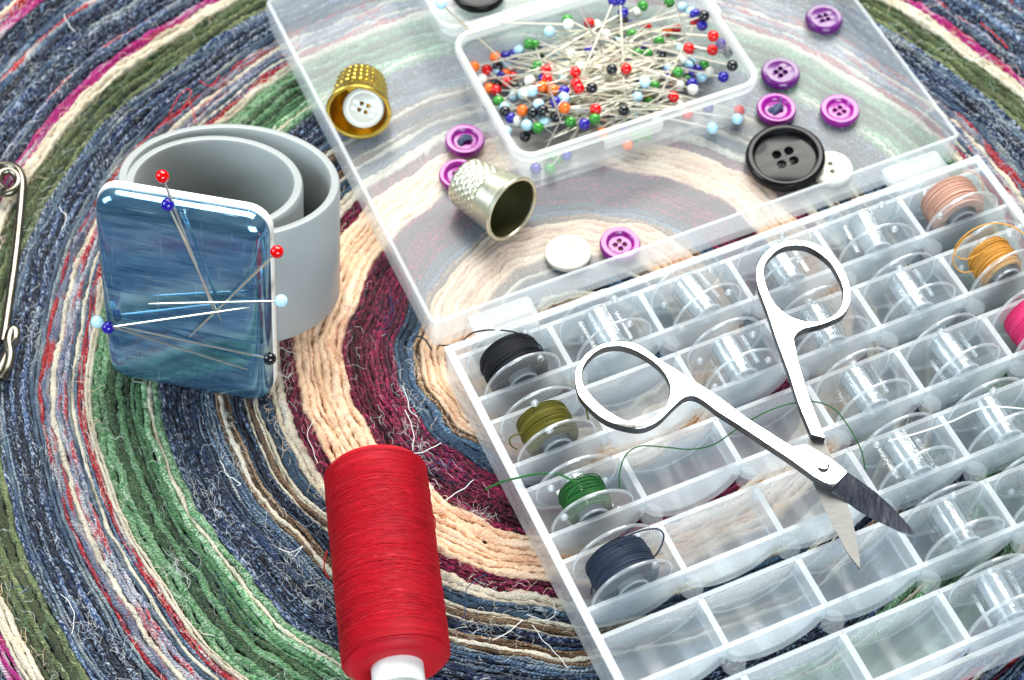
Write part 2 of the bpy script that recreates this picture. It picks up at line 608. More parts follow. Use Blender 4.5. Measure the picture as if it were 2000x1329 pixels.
M['y_magenta'] = mat_yarn('magenta_cloth', [(.36, srgb(224, 214, 220)), (.44, srgb(206, 20, 150)), (.56, srgb(190, 12, 120)), (.64, srgb(210, 40, 80)), (.72, srgb(70, 86, 130))], srgb(246, 226, 236), .25, lfreq=.05, vary=.2)
M['y_base'] = mat_yarn('rug_backing', [(.3, srgb(8, 10, 18)), (.7, srgb(20, 24, 40))], srgb(30, 36, 60), .2)

# ------------------------------------------------------------------ the rug: coiled cloth strips
# radius bands of the coil in mm: from, to, [(material, weight)], narrowest and widest strip
BANDS = [
    (4, 12, [('y_navy', 1), ('y_brown', 1)], 1.3, 2.0), (12, 16, [('y_brown', 1), ('y_cream', 1)], 1.2, 1.8), (16, 23, [('y_steel', 3), ('y_navy_dk', 1)], 1.3, 2.2),
    (23, 27, [('y_brown', 1), ('y_cream', 2)], 1.2, 1.8), (27, 39.5, [('y_peach', 1)], 1.5, 2.6), (39.5, 41, [('y_brown', 1)], .8, 1.0),
    (41, 45.5, [('y_steel', 2), ('y_navy_dk', 1)], 1.4, 2.0), (45.5, 57.5, [('y_burg', 1)], 1.0, 1.7), (57.5, 69.5, [('y_peach', 1)], 1.4, 2.8),
    (69.5, 73, [('y_burg', 1)], 1.0, 1.4), (73, 76.5, [('y_cream', 4), ('y_brown', 1)], 1.6, 2.4), (76.5, 79.5, [('y_navy_dk', 1), ('y_steel', 1)], 1.3, 1.6),
    (79.5, 83, [('y_brown', 1), ('y_cream', 1)], 1.0, 1.5), (83, 86, [('y_steel', 1), ('y_navy_dk', 2)], 1.3, 1.7), (86, 89.5, [('y_brown', 2), ('y_cream', 2)], 1.0, 1.4),
    (89.5, 93, [('y_navy_lt', 3), ('y_navy', 1)], 1.0, 1.7), (93, 102.5, [('y_navy_dk', 4), ('y_navy', 3), ('y_navy_lt', 2)], .9, 1.8),
    (102.5, 118.5, [('y_green', 6), ('y_green_dk', 1.4), ('y_cream', .8)], 1.1, 2.4), (118.5, 120, [('y_cream', 1)], .9, 1.2),
    (120, 132, [('y_mixed', 4), ('y_red', 4.6), ('y_navy_lt', 3), ('y_navy', 1), ('y_cream', 1.2)], 1.0, 2.0), (132, 142, [('y_navy', 3), ('y_navy_dk', 4), ('y_navy_lt', 2)], 1.0, 2.0),
    (142, 150, [('y_olive', 1)], 1.6, 2.6), (150, 153.6, [('y_cream', 1)], 1.5, 2.0), (153.6, 157, [('y_magenta', 1)], 1.2, 1.7),
    (157, 186, [('y_navy', 3), ('y_navy_dk', 4), ('y_navy_lt', 3), ('y_mixed', .6), ('y_red', .5)], 1.0, 2.2), (186, 189, [('y_magenta', 1)], 1.2, 1.6),
    (189, 193, [('y_cream', 1), ('y_red', 1)], 1.2, 2.0), (193, 262, [('y_navy', 3), ('y_navy_dk', 2), ('y_navy_lt', 1.5), ('y_mixed', .6)], 1.2, 2.6)]
RUGX, RUGY0, RUGY1 = 182., -150., 172.


def rug_centre(r):
    return 19.0 - .035 * r, 10.5


def wob(th, r):
    """slow in-and-out wander of the coil shared by neighbouring strips"""
    return (.9 * np.sin(2 * th + .7 + r * .011) + .7 * np.sin(5 * th + 1.9 + r * .03) + .45 * np.sin(11 * th + r * .07) + .35 * np.sin(19 * th + 2.2 + r * .05)) * min(1.0, r / 40.)


def noise1(s, corr, seed):
    g = np.random.default_rng(seed)
    o = np.zeros_like(s)
    for k in range(6):
        o += math.sqrt(1 / 6) * 1.4 * np.sin(s * (2 * math.pi / corr) * g.uniform(.4, 1.6) + g.uniform(0, 6.28))
    return o


def pressed(x, y):
    """1 where a box stands on the rug and presses the strips flat"""
    p = np.stack([x, y], -1)
    q = p - G0
    a, b = q @ GU, -(q @ GV)
    i = (a > -4) & (a < 154) & (b > -122) & (b < 136)
    return i.astype(float)


GROT = R(23.848)
PU, PV = 24.5, 20.22
GU = np.array([math.cos(GROT), math.sin(GROT)])
GV = np.array([math.sin(GROT), -math.cos(GROT)])
G0 = np.array([76.9, -28.18]) - 3 * PU * GU - 3 * PV * GV        # corner of the box grid on the rug

rug_me = MB().box(-RUGX - 12, RUGX + 12, RUGY0 - 12, RUGY1 + 12, -6, -3.2).mesh('rug', False)
uvl = rug_me.uv_layers.new(name='UVMap')
for lp in rug_me.loops:
    co = rug_me.vertices[lp.vertex_index].co
    uvl.data[lp.index].uv = (co.x * 1000, co.y * 1000)
rug = obj('rug', rug_me, M['y_base'])
tag(rug, 'round rug of coiled denim, green, peach and burgundy cloth strips', None, None, 'structure')

NA = 8
ANG = np.radians(np.linspace(-104, 104, NA))


def cord(r, w, mat, seed):
    g = np.random.default_rng(seed)
    ds = .50
    n = max(24, int(2 * math.pi * r / ds))
    th = np.arange(n + 1) * 2 * math.pi / n
    s = th * r
    cx, cy0 = rug_centre(r)
    jit = np.clip(noise1(s, 14, seed + 1) * .12 + noise1(s, 4, seed + 2) * .05, -.28, .28) * w
    rr = r + wob(th, r) + jit
    x, y = cx + rr * np.cos(th), cy0 + rr * np.sin(th)
    keep = (np.abs(x) < RUGX) & (y > RUGY0) & (y < RUGY1)
    if keep.sum() < 20:
        return None
    pr = pressed(x, y)
    top = -.5 - min(1.3, abs(g.normal(0, .55))) + noise1(s, 22, seed + 3) * .30 + noise1(s, 3.5, seed + 4) * .13
    top = np.where(pr > 0, np.minimum(top, -.12), np.minimum(top, .75))
    wid = w * (1.36 + .13 * noise1(s, 11, seed + 5) + .05 * noise1(s, 2.5, seed + 6))
    hh = 2.8
    nx, ny = np.cos(th), np.sin(th)
    tw = g.uniform(1.3, 2.4) * g.choice([-1, 1])
    ph = g.uniform(0, 6.28)
    plies = g.choice([2, 3])
    a = ANG[None, :]
    d = .055 * w * np.sin(2 * math.pi * s[:, None] / tw + plies * a + ph) + .05 * w * np.cos(5 * a + ph + .8 * noise1(s, 6, seed + 7)[:, None])
    d = d + g.normal(0, .03 * w, (n + 1, NA))
    lx = (wid[:, None] / 2 + d) * np.sin(a)
    lz = (top[:, None] - hh) + (hh + d) * np.cos(a)
    lz = np.where((pr > 0)[:, None], np.minimum(lz, -.03), lz)
    vx = x[:, None] + nx[:, None] * lx
    vy = y[:, None] + ny[:, None] * lx
    V = np.stack([vx, vy, lz], -1)
    i = np.arange(n)
    i = i[keep[:-1] & keep[1:]]
    k = np.arange(NA - 1)
    q = np.stack([i[:, None] * NA + k, (i[:, None] + 1) * NA + k, (i[:, None] + 1) * NA + k + 1, i[:, None] * NA + k + 1], -1).reshape(-1, 4)
    used = np.unique(q)
    mp = np.full((n + 1) * NA, -1)
    mp[used] = np.arange(len(used))
    U = np.broadcast_to(s[:, None], (n + 1, NA))
    Vv = np.broadcast_to((a * w * .6), (n + 1, NA))
    uv = np.stack([U, Vv], -1).reshape(-1, 2)
    vv = V.reshape(-1, 3)[used] * S
    f = mp[q]
    me = bpy.data.meshes.new('cord')
    me.vertices.add(len(vv))
    me.vertices.foreach_set('co', vv.astype(np.float32).ravel())
    me.loops.add(f.size)
    me.loops.foreach_set('vertex_index', f.astype(np.int32).ravel())
    me.polygons.add(len(f))
    me.polygons.foreach_set('loop_start', np.arange(0, f.size, 4, dtype=np.int32))
    me.update(calc_edges=True)
    me.polygons.foreach_set('use_smooth', np.ones(len(f), bool))
    ul = me.uv_layers.new(name='UVMap')
    ul.data.foreach_set('uv', uv[q.ravel()].astype(np.float32).ravel())
    me.materials.append(M[mat])
    me.update()
    o = bpy.data.objects.new('cord', me)
    scn.collection.objects.link(o)
    o.parent = rug
    return o


sd = 100
for (r0, r1, mats, w0, w1) in BANDS:
    names = [m for m, _ in mats]
    pw = np.array([q for _, q in mats], float)
    pw /= pw.sum()
    r = r0
    last = None
    while r < r1 - .3:
        w = min(rng.uniform(w0 * .70, w1 * .88), r1 - r + .25)
        if r1 - (r + w) < w0 * .5:
            w = r1 - r
        m = names[rng.choice(len(names), p=pw)]
        if m == 'y_navy_lt':
            w = min(w, rng.uniform(.6, .95))
        cord(r + w / 2, w, m, sd)
        sd += 11
        r += w


def band_at(x, y):
    th = math.atan2(y - 10.5, x - 15)
    rr = math.hypot(x - 15, y - 10.5)
    rr -= float(wob(np.array([th]), rr)[0])
    for b in BANDS:
        if b[0] <= rr < b[1]:
            return b[2][0][0], th
    return 'y_navy', th


def fibres(name, mat, N, band_ok, lo, hi, rad, zr=(.0, 1.1), curl=1.0, along=.6, box=None):
    """loose fluff of the frayed cloth: many fine fibres as one part"""
    V, F, base = [], [], 0
    m, ns = 7, 3
    tries = 0
    cnt = 0
    while cnt < N and tries < N * 30:
        tries += 1
        x, y = rng.uniform(-160, 150), rng.uniform(-100, 140)
        if box is not None:
            x, y = rng.uniform(box[0], box[1]), rng.uniform(box[2], box[3])
        if pressed(np.array([x]), np.array([y]))[0] > 0:
            continue
        b, th = band_at(x, y)
        if b not in band_ok:
            continue
        L = rng.uniform(lo, hi)
        a = th + math.pi / 2 + (rng.normal(0, .5) if rng.random() < along else rng.uniform(0, 6.28))
        t = np.linspace(0, 1, m)
        cv = rng.normal(0, 1.4 * curl)
        ang = a + cv * (t - .5) + .5 * curl * np.sin(t * rng.uniform(4, 9) + rng.uniform(0, 6))
        dx, dy = np.cos(ang) * L / m, np.sin(ang) * L / m
        z0 = rng.uniform(*zr)
        z = -.5 + z0 * np.sin(math.pi * np.clip(t * rng.uniform(.7, 1.2), 0, 1)) + .1 * rng.normal(size=m)
        p = np.stack([x + np.cumsum(dx), y + np.cumsum(dy), z], -1)
        v, f = tube_vf(p, rad * rng.uniform(.6, 1.2), ns)
        V.append(v)
        F += [tuple(i + base for i in q) for q in f if len(q) == 4]
        base += len(v)
        cnt += 1
    if not V:
        return
    me = bpy.data.meshes.new(name)
    me.from_pydata((np.concatenate(V) * S).tolist(), [], F)
    me.polygons.foreach_set('use_smooth', np.ones(len(me.polygons), bool))
    me.materials.append(mat)
    o = bpy.data.objects.new(name, me)
    scn.collection.objects.link(o)
    o.parent = rug
    o['kind'] = 'stuff'
    return o


DEN = {'y_navy', 'y_navy_dk', 'y_navy_lt', 'y_steel', 'y_mixed'}
fibres('fluff', M['th_white'], 1100, DEN | {'y_green', 'y_olive', 'y_burg', 'y_magenta', 'y_brown'}, 1.5, 6, .045)
fibres('fluff', M['th_blue'], 1800, DEN, 1.5, 5, .065)
fibres('fluff', mat_thread('thread_peach', srgb(248, 222, 190), srgb(232, 196, 158)), 1400, {'y_peach', 'y_cream'}, 1.5, 6, .05)
fibres('fluff', mat_thread('thread_leaf', srgb(120, 170, 120), srgb(60, 110, 66)), 1100, {'y_green', 'y_olive'}, 1.5, 5, .05)
fibres('fluff', mat_thread('thread_rose', srgb(206, 50, 104), srgb(120, 10, 50)), 700, {'y_burg'}, 1.5, 5, .05)


def tufts(name, mat, spots, N=34, rad=.035):
    """matted clumps of lint where the cloth has frayed"""
    V, F, base = [], [], 0
    for (px, py, sz) in spots:
        c = at(px, py, .2)
        th = math.atan2(c[1] - 10.5, c[0] - 15) + math.pi / 2
        for _ in range(N):
            o = np.array([rng.normal(0, sz * 3.2), rng.normal(0, sz * .6)])
            x = c[0] + o[0] * math.cos(th) - o[1] * math.sin(th)
            y = c[1] + o[0] * math.sin(th) + o[1] * math.cos(th)
            t = np.linspace(0, 1, 7)
            a0, cv = th + rng.normal(0, .35) + (math.pi if rng.random() < .5 else 0), rng.normal(0, 1.2)
            ang = a0 + cv * t
            st = rng.uniform(1.2, 4.0) / 7
            z = -.35 + rng.uniform(.1, .7) * np.sin(math.pi * t)
            p = np.stack([x + np.cumsum(np.cos(ang)) * st, y + np.cumsum(np.sin(ang)) * st, z], -1)
            v, f = tube_vf(p, rad * rng.uniform(.6, 1.3), 3)
            V.append(v)
            F += [tuple(i + base for i in q) for q in f if len(q) == 4]
            base += len(v)
    me = bpy.data.meshes.new(name)
    me.from_pydata((np.concatenate(V) * S).tolist(), [], F)
    me.materials.append(mat)
    o = bpy.data.objects.new(name, me)
    scn.collection.objects.link(o)
    o.parent = rug
    o['kind'] = 'stuff'


tufts('lint', M['th_white'], [(445, 840, 2.2), (470, 900, 2.0), (560, 1075, 1.6), (600, 1140, 2.0), (640, 1190, 1.8), (66, 640, 1.2), (170, 1000, 1.6), (165, 1200, 1.2), (240, 1270, 1.4), (350, 1110, 1.2), (420, 990, 1.0), (75, 420, 1.3), (60, 150, 2.0), (180, 60, 2.0),
                             (800, 830, 1.6), (820, 880, 1.6), (790, 760, 1.2), (560, 720, 1.6), (940, 1150, 1.4), (960, 1230, 1.6), (1060, 1190, 1.4), (930, 1000, .8), (1800, 170, 1.6), (1890, 100, 1.8), (1930, 220, 1.8), (1960, 40, 1.5), (280, 330, 1.3), (100, 900, 1.0), (210, 1080, 1.0)])
tufts('lint', M['th_blue'], [(830, 900, 2.0), (860, 890, 1.6), (760, 600, 1.4), (110, 1010, 1.6), (60, 1060, 1.6), (150, 250, 2.0), (250, 200, 2.0), (430, 1150, 1.8), (380, 880, 1.6), (90, 60, 2.0), (1850, 260, 1.8), (150, 480, 1.6)], 40, .05)


def px_path(pts, z=None, k=8):
    q = []
    for p in pts:
        q.append(at(p[0], p[1], p[2] if len(p) > 2 else z))
    return smooth_path(q, k)


def wavy(path, amp, wl, seed):
    s = np.concatenate([[0], np.cumsum(np.linalg.norm(np.diff(path, axis=0), axis=1))])
    g = np.random.default_rng(seed)
    o = path.copy()
    for ax in range(3):
        o[:, ax] += amp * (.6 if ax == 2 else 1) * np.sin(s * 2 * math.pi / wl + g.uniform(0, 6.28)) * g.uniform(.6, 1)
    return o


LOOSE = [  # frayed thread ends lying on the rug, as pixels
    (M['th_white'], 0.109, [(862, 985), (880, 970), (905, 955), (925, 938)]),
    (M['th_white'], 0.102, [(802, 888), (815, 885), (835, 880), (855, 868), (862, 866)]),
    (M['th_white'], 0.088, [(790, 800), (800, 820), (808, 850), (806, 880)]),
    (M['th_white'], 0.088, [(785, 755), (795, 775), (800, 800), (815, 815)]),
    (M['th_blue'], 0.109, [(820, 905), (840, 912), (855, 905), (872, 912), (878, 900)]),
    (M['th_blue'], 0.109, [(905, 1210), (910, 1180), (912, 1150), (935, 1130), (950, 1122)]),
    (M['th_blue'], 0.095, [(762, 570), (765, 600), (770, 620), (760, 640)]),
    (M['th_blue'], 0.095, [(795, 572), (775, 590), (762, 610), (755, 640), (740, 645)]),
    (M['th_white'], 0.088, [(1080, 1175), (1085, 1190), (1080, 1205), (1060, 1212), (1030, 1200)]),
    (M['th_white'], 0.088, [(1040, 1220), (1060, 1250), (1080, 1270), (1110, 1305)]),
    (M['th_white'], 0.102, [(962, 1250), (985, 1240), (1005, 1225), (1020, 1212)]),
    (M['th_white'], 0.088, [(530, 690), (550, 680), (560, 686), (575, 690), (585, 698)]),
    (M['th_white'], 0.088, [(528, 735), (545, 730), (560, 738), (572, 728)]),
    (M['th_white'], 0.102, [(430, 900), (445, 930), (455, 935), (470, 945), (462, 950)]),
    (M['th_white'], 0.095, [(545, 1070), (565, 1080), (590, 1068), (575, 1088)]),
    (M['th_scarlet'], 0.116, [(268, 285), (290, 268), (310, 250), (325, 232), (350, 222), (372, 185), (365, 174), (345, 195), (330, 225)]),
    (M['th_scarlet'], 0.116, [(372, 200), (378, 220), (382, 242)]),
    (M['th_scarlet'], 0.116, [(390, 158), (410, 168), (430, 148)]),
    (M['th_white'], 0.095, [(125, 28), (132, 45), (145, 62)]),
    (M['th_white'], 0.095, [(115, 405), (130, 425), (120, 450)]),
    (M['th_blue'], 0.095, [(18, 1150), (35, 1145), (55, 1152), (40, 1160)]),
    (M['th_white'], 0.082, [(120, 1160), (140, 1185), (145, 1210), (140, 1240)]),
    (M['th_white'], 0.082, [(620, 905), (608, 870), (600, 850), (612, 820)]),
    (M['th_white'], 0.088, [(1770, 250), (1800, 230), (1830, 200)]),
    (M['th_white'], 0.088, [(1880, 110), (1905, 118), (1930, 108)]),
    (M['th_scarlet'], 0.136, [(1915, 45), (1945, 70), (1970, 95)]),
]
for i, (m, rad, pts) in enumerate(LOOSE):
    p = wavy(px_path(pts, .6, 16), .12, 4.2, i)
    obj('loose_thread', MB().tube(p, rad, 5), m, rug)

# ------------------------------------------------------------------ the bobbin box
BX = 6 * PU + 2.4            # outer length
box = empty('bobbin_box', (G0[0], G0[1], 0), (0, 0, GROT))
tag(box, 'open frosted plastic bobbin box with a grid of slots and its lid laid flat', 'bobbin box')
BY = -5.92 * PV
base = obj('base_tray', MB().box(-1.2, 0, BY, -.06 * PV, .05, 13.0).box(147.0, 148.2, BY, -.06 * PV, .05, 13.0)
           .box(-1.2, 148.2, -.06 * PV + .02, .3, .05, 13.0).box(-1.2, 148.2, BY - 1.2, BY - .02, .05, 11.6), M['frost'], box)


def d_outline(x0, x1, zt, n=18):
    """flat-topped plate with a rounded lower edge (x, z)"""
    xm, hw, zs = (x0 + x1) / 2, (x1 - x0) / 2, 7.8
    rr = (hw * hw + (zs - .1) ** 2) / (2 * (zs - .1))
    o = [(x0, zt), (x1, zt)]
    for i in range(n + 1):
        x = x1 - (x1 - x0) * i / n
        o.append((x, .1 + rr - math.sqrt(max(0, rr * rr - (x - xm) ** 2))))
    return o


def slot_mesh():
    b = MB()
    for (y0, y1) in ((-.135 * PV, -.190 * PV), (-.780 * PV, -.835 * PV)):
        o = d_outline(.06, PU - .06, 13.0)
        k = len(o)
        v = [(x, y0, z) for x, z in o] + [(x, y1, z) for x, z in o]
        b.add(v, [(i, (i + 1) % k, k + (i + 1) % k, k + i) for i in range(2, k - 1)], 0)
        b.add(v, [tuple(range(k)), tuple(range(2 * k - 1, k - 1, -1)), (1, 2, k + 2, k + 1), (k - 1, 0, k, 2 * k - 1)], 0)
        b.add(v, [(0, 1, k + 1, k)], 1)
    # curved cradle floor between the two plates
    arc = d_outline(.95, PU - .95, 13)[2:]
    ya, yb = -.190 * PV - .02, -.780 * PV + .02
    t = .7
    k = len(arc)
    v = [(x, ya, z + .25) for x, z in arc] + [(x, yb, z + .25) for x, z in arc] + [(x, ya, z + t + .25) for x, z in arc] + [(x, yb, z + t + .25) for x, z in arc]
    f = []
    for i in range(k - 1):
        f += [(i, i + 1, k + i + 1, k + i), (2 * k + i, 3 * k + i, 3 * k + i + 1, 2 * k + i + 1), (i, 2 * k + i, 2 * k + i + 1, i + 1), (k + i, k + i + 1, 3 * k + i + 1, 3 * k + i)]
    b.add(v, f, 0)
    # moulding mark in the floor
    n0 = 14
    pts = [(PU / 2 + 2.6 * math.cos(2 * math.pi * i / n0), -.640 * PV + 2.6 * math.sin(2 * math.pi * i / n0)) for i in range(n0)]
    b.loft([np.array([(x, y, 1.06) for x, y in pts]), np.array([(x, y, 1.25) for x, y in pts])], mi=2)
    me = b.mesh('slot')
    me.materials.append(M['frost'])
    me.materials.append(M['frost_edge'])
    me.materials.append(M['post'])
    return me


slot_me = slot_mesh()
div_me = MB().box(-.72, .72, -.780 * PV + .03, -.190 * PV - .03, 6.6, 12.94).mesh('divider', False)
div_me.materials.append(M['frost_edge'])
post_me = MB().lathe([(.001, 10.4), (2.5, 10.4), (2.6, 10.5), (2.6, 12.3), (2.45, 12.45), (.001, 12.45)], 28, False).mesh('post')
post_me.materials.append(M['post'])
rim_me = {}
for rw in range(6):
    for c in range(6):
        obj('slot', slot_me, None, base, (c * PU, -rw * PV, 0))
        if c:
            obj('divider', div_me, None, base, (c * PU, -rw * PV, 0))
    if rw:
        for c in range(1, 6):
            obj('post', post_me, None, base, (c * PU, -(rw - .015) * PV, 0))
# bright moulded rim along the tray's long and short edges
obj('rim', MB().box(-1.5, .45, BY, -.06 * PV, 13.02, 13.6), M['frost_edge'], base)
obj('rim', MB().box(146.6, 148.5, BY, -.06 * PV, 13.02, 13.6), M['frost_edge'], base)
obj('rim', MB().box(-1.5, 148.5, -.06 * PV + .03, .6, 13.02, 13.6), M['frost_edge'], base)

# the lid: a shallow tray lying rim up behind the hinge
LY0, LY1 = .50 * PV, 6.50 * PV
lw, ld = 151.0, LY1 - LY0
lx, ly = 148.2 / 2 + .5, (LY0 + LY1) / 2


def tray_walls(w, d, r, t, z0, z1, cx, cy_, lip=0.0):
    loops = [rrect(w, d, r, z0, .3, 6, cx, cy_), rrect(w, d, r, z0 + .4, 0, 6, cx, cy_), rrect(w, d, r, z1 - .3, -lip, 6, cx, cy_), rrect(w, d, r, z1, -lip + .25, 6, cx, cy_),
             rrect(w, d, r, z1, t - .25, 6, cx, cy_), rrect(w, d, r, z1 - .3, t, 6, cx, cy_), rrect(w, d, r, z0 + 1.0, t + .15, 6, cx, cy_)]
    return loops


lid_b = MB()
lp = tray_walls(lw, ld, 2.0, 1.3, .1, 10.0, lx, ly)
lid_b.loft(lp[:2] + lp[1:3], cap0=False, cap1=False)
lid_b = MB().loft([lp[1], lp[2]], False, False).loft([lp[5], lp[6]], False, False)
lid_b.loft([lp[2], lp[3], lp[4], lp[5]], False, False, mi=1)
lid_b.loft([lp[0], lp[1]], False, False)
lid = obj('lid', lid_b, [M['frost'], M['frost_edge']], box)
obj('lid_floor', MB().loft([rrect(lw, ld, 2.0, .12, .35, 6, lx, ly), rrect(lw, ld, 2.0, 1.1, 1.42, 6, lx, ly)]), M['frost_floor'], lid)
for x0 in (8.0, 125.0):
    hb = MB()
    hb.loft([rrect(17, 7.2, 1.2, 7.2, .3, 5, x0 + 8.5, LY0 - 4.2), rrect(17, 7.2, 1.2, 7.5, 0, 5, x0 + 8.5, LY0 - 4.2), rrect(17, 7.2, 1.2, 9.1, 0, 5, x0 + 8.5, LY0 - 4.2), rrect(17, 7.2, 1.2, 9.4, .3, 5, x0 + 8.5, LY0 - 4.2)])
    hb.box(x0 + 1, x0 + 16, .62, LY0 - 7.4, 6.4, 8.8).box(x0 + 2, x0 + 15, LY0 - .55, LY0 - .1, 2.0, 8.0)
    obj('hinge', hb, M['frost'], lid)


# ------------------------------------------------------------------ bobbins
def flange_prof(z):
    return [(3.3, z), (9.9, z), (10.2, z + .25), (10.2, z + .7), (9.9, z + .95), (4.4, z + .95), (3.3, z + .95)]


FL_M = [0, 1, 1, 1, 0, 0, 0]


def bobbin_parts():
    fl = []
    for z in (-5.4, 4.45):
        b = MB().lathe(flange_prof(z), 56, mis=FL_M)
        # small raised eyelets, their glint whitened with the edge plastic
        for a in (.5, .5 + math.pi):
            zz = z + (.95 if z < 0 else -.0)
            s = 1 if z < 0 else -1
            c = (7.2 * math.cos(a), 7.2 * math.sin(a))
            e = MB().lathe([(.55, zz), (.95, zz), (.95, zz + s * .7), (.75, zz + s * .9), (.55, zz + s * .7)], 12)
            b.add(np.concatenate(e.v) + np.array([c[0], c[1], 0]), e.f, 1)
        me = b.mesh('flange')
        me.materials.append(M['clear'])
        me.materials.append(M['lit_edge'])
        fl.append(me)
    core = MB().lathe([(3.32, -4.42), (4.3, -4.42), (4.3, 4.42), (3.32, 4.42)], 40)
    for a in (0.9, 2.5, 4.2, 5.6):
        core.box(-.28, .28, 4.36, 5.4, -4.4, 4.4)
        ca, sa = math.cos(a), math.sin(a)
        v = core.v[-1].copy()
        core.v[-1] = np.stack([v[:, 0] * ca - v[:, 1] * sa, v[:, 0] * sa + v[:, 1] * ca, v[:, 2]], -1)
    cm = core.mesh('core')
    cm.materials.append(M['clear'])
    # the rim of the axle hole
    ring = MB().lathe([(3.05, -5.7), (3.75, -5.7), (3.75, -5.42), (3.28, -5.42), (3.28, 5.42), (3.75, 5.42), (3.75, 5.7), (3.05, 5.7)], 40).mesh('axle_hole')
    ring.materials.append(M['lit_edge'])
    return fl, cm, ring


FLM, COREM, RINGM = bobbin_parts()


def winding(rw, mat, seed, z0=-4.3, z1=4.3, turns=44, tr=.16, slack=.12, r_in=4.34):
    g = np.random.default_rng(seed)
    b = MB()
    zz = np.linspace(z0, z1, 18)
    prof = [(r_in, z0)] + [(rw + .25 * math.sin(i * .9 + seed) - .5 * abs((z) / z1) ** 4, z) for i, z in enumerate(zz)] + [(r_in, z1)]
    b.lathe(prof, 40)
    pts = []
    n = 30
    per = 15
    tot = turns * n
    for i in range(tot):
        a = 2 * math.pi * i / n
        ph = (i / n / per) % 2
        z = z0 + .3 + (z1 - z0 - .6) * (ph if ph < 1 else 2 - ph)
        r = rw + .12 + .10 * math.sin(z * 2.1 + seed) + slack * math.sin(a * .37 + i * .0021) - .5 * abs(z / z1) ** 4
        pts.append((r * math.cos(a), r * math.sin(a), z + .25 * math.sin(a * .5 + i * .011)))
    b.tube(pts, tr, 5)
    # layered single loops that cover the surface
    for k in range(int((z1 - z0) / (tr * 2.1))):
        z = z0 + .2 + k * tr * 2.1
        tl = g.normal(0, .35)
        rr = rw + g.uniform(.0, .16) - .5 * abs(z / z1) ** 4
        aa = np.arange(32) * 2 * math.pi / 32
        b.tube(np.stack([rr * np.cos(aa), rr * np.sin(aa), np.clip(z + tl * np.sin(aa + g.uniform(0, 6)), z0, z1)], -1), tr, 4, closed=True)
    return b


def slot_pt(c, r, z=11.35, fx=.5, fy=.485):
    p = G0 + (c + fx) * PU * GU + (r + fy) * PV * GV
    return np.array([p[0], p[1], z])


AX = np.array([GV[0], GV[1], 0.0])          # bobbin axis: towards the viewer along the box
BXV = np.array([GU[0], GU[1], 0.0])


def bobbin(c, r, label, roll=0.0, group=None, lift=0.0, tilt=0.0):
    o = empty('bobbin')
    p = slot_pt(c, r, 11.45 + lift, .5 + rng.normal(0, .006), .485 + rng.normal(0, .006))
    zax = AX + BXV * tilt
    zax = zax / np.linalg.norm(zax)
    x0 = np.cross([0, 0, 1.0], zax)
    x0 /= np.linalg.norm(x0)
    y0 = np.cross(zax, x0)
    x = x0 * math.cos(roll) + y0 * math.sin(roll)
    y = np.cross(zax, x)
    o.matrix_world = frame(x, y, zax, p)
    tag(o, label, 'bobbin', group)
    for m in FLM:
        obj('flange', m, None, o)
    obj('core', COREM, None, o)
    obj('axle_hole', RINGM, None, o)
    return o


ORD = ['first', 'second', 'third', 'fourth', 'fifth', 'sixth']
wound = {(0, 0): ('black', 7.3, 'bobbin wound full with black thread beside the hinge', 7), (0, 1): ('olive', 6.2, 'bobbin wound with olive green thread, next to the black one', 3),
         (0, 2): ('green', 5.3, 'bobbin half full of green thread with a long loose tail', 5), (0, 3): ('slate', 7.3, 'bobbin wound full with dark slate blue thread', 9),
         (5, 0): ('beige', 6.8, 'bobbin wound full with pinkish beige thread in the hinge corner', 11), (5, 1): ('gold', 5.3, 'bobbin with tangled golden yellow thread', 13), (5, 2): ('pink', 7.2, 'bobbin of hot pink thread cut by the picture edge', 15)}
BOB = {}
for (c, r), (th, rw, lab, seed) in wound.items():
    o = bobbin(c, r, lab, .3 + c + r, None, 0, .05 * math.sin(seed))
    obj('thread_winding', winding(rw, M['th_' + th], seed, turns=40 if th != 'green' else 26, slack=.12 if th not in ('gold', 'beige') else .3,
                                  z0=-4.3 if th != 'green' else -3.2), M['th_' + th], o)
    BOB[(c, r)] = o
clear_at = [(1, 0), (2, 0), (3, 0), (4, 0), (2, 1), (3, 1), (4, 1), (3, 2), (4, 2), (3, 3), (4, 3), (3, 4), (4, 4), (3, 5)]
for (c, r) in clear_at:
    lab = 'empty clear bobbin in row %s from the hinge, %s slot counted from the %s side' % (['one', 'two', 'three', 'four', 'five', 'six'][r], ORD[c], 'black-thread')
    BOB[(c, r)] = bobbin(c, r, lab, rng.uniform(0, 6.28), 'empty clear bobbins standing in the box', 0, rng.normal(0, .05))


def tail(par, name, pts, mat, rad=.17, k=8, wav=None, n=5):
    """thread path in scene mm made a part of par"""
    p = smooth_path(pts, k)
    if wav:
        p = wavy(p, *wav)
    b = MB().tube(p, rad, n)
    o = obj(name, b, mat)
    if par is not None:
        bpy.context.view_layer.update()
        o.parent = par
        o.matrix_parent_inverse = par.matrix_world.inverted()
    return o


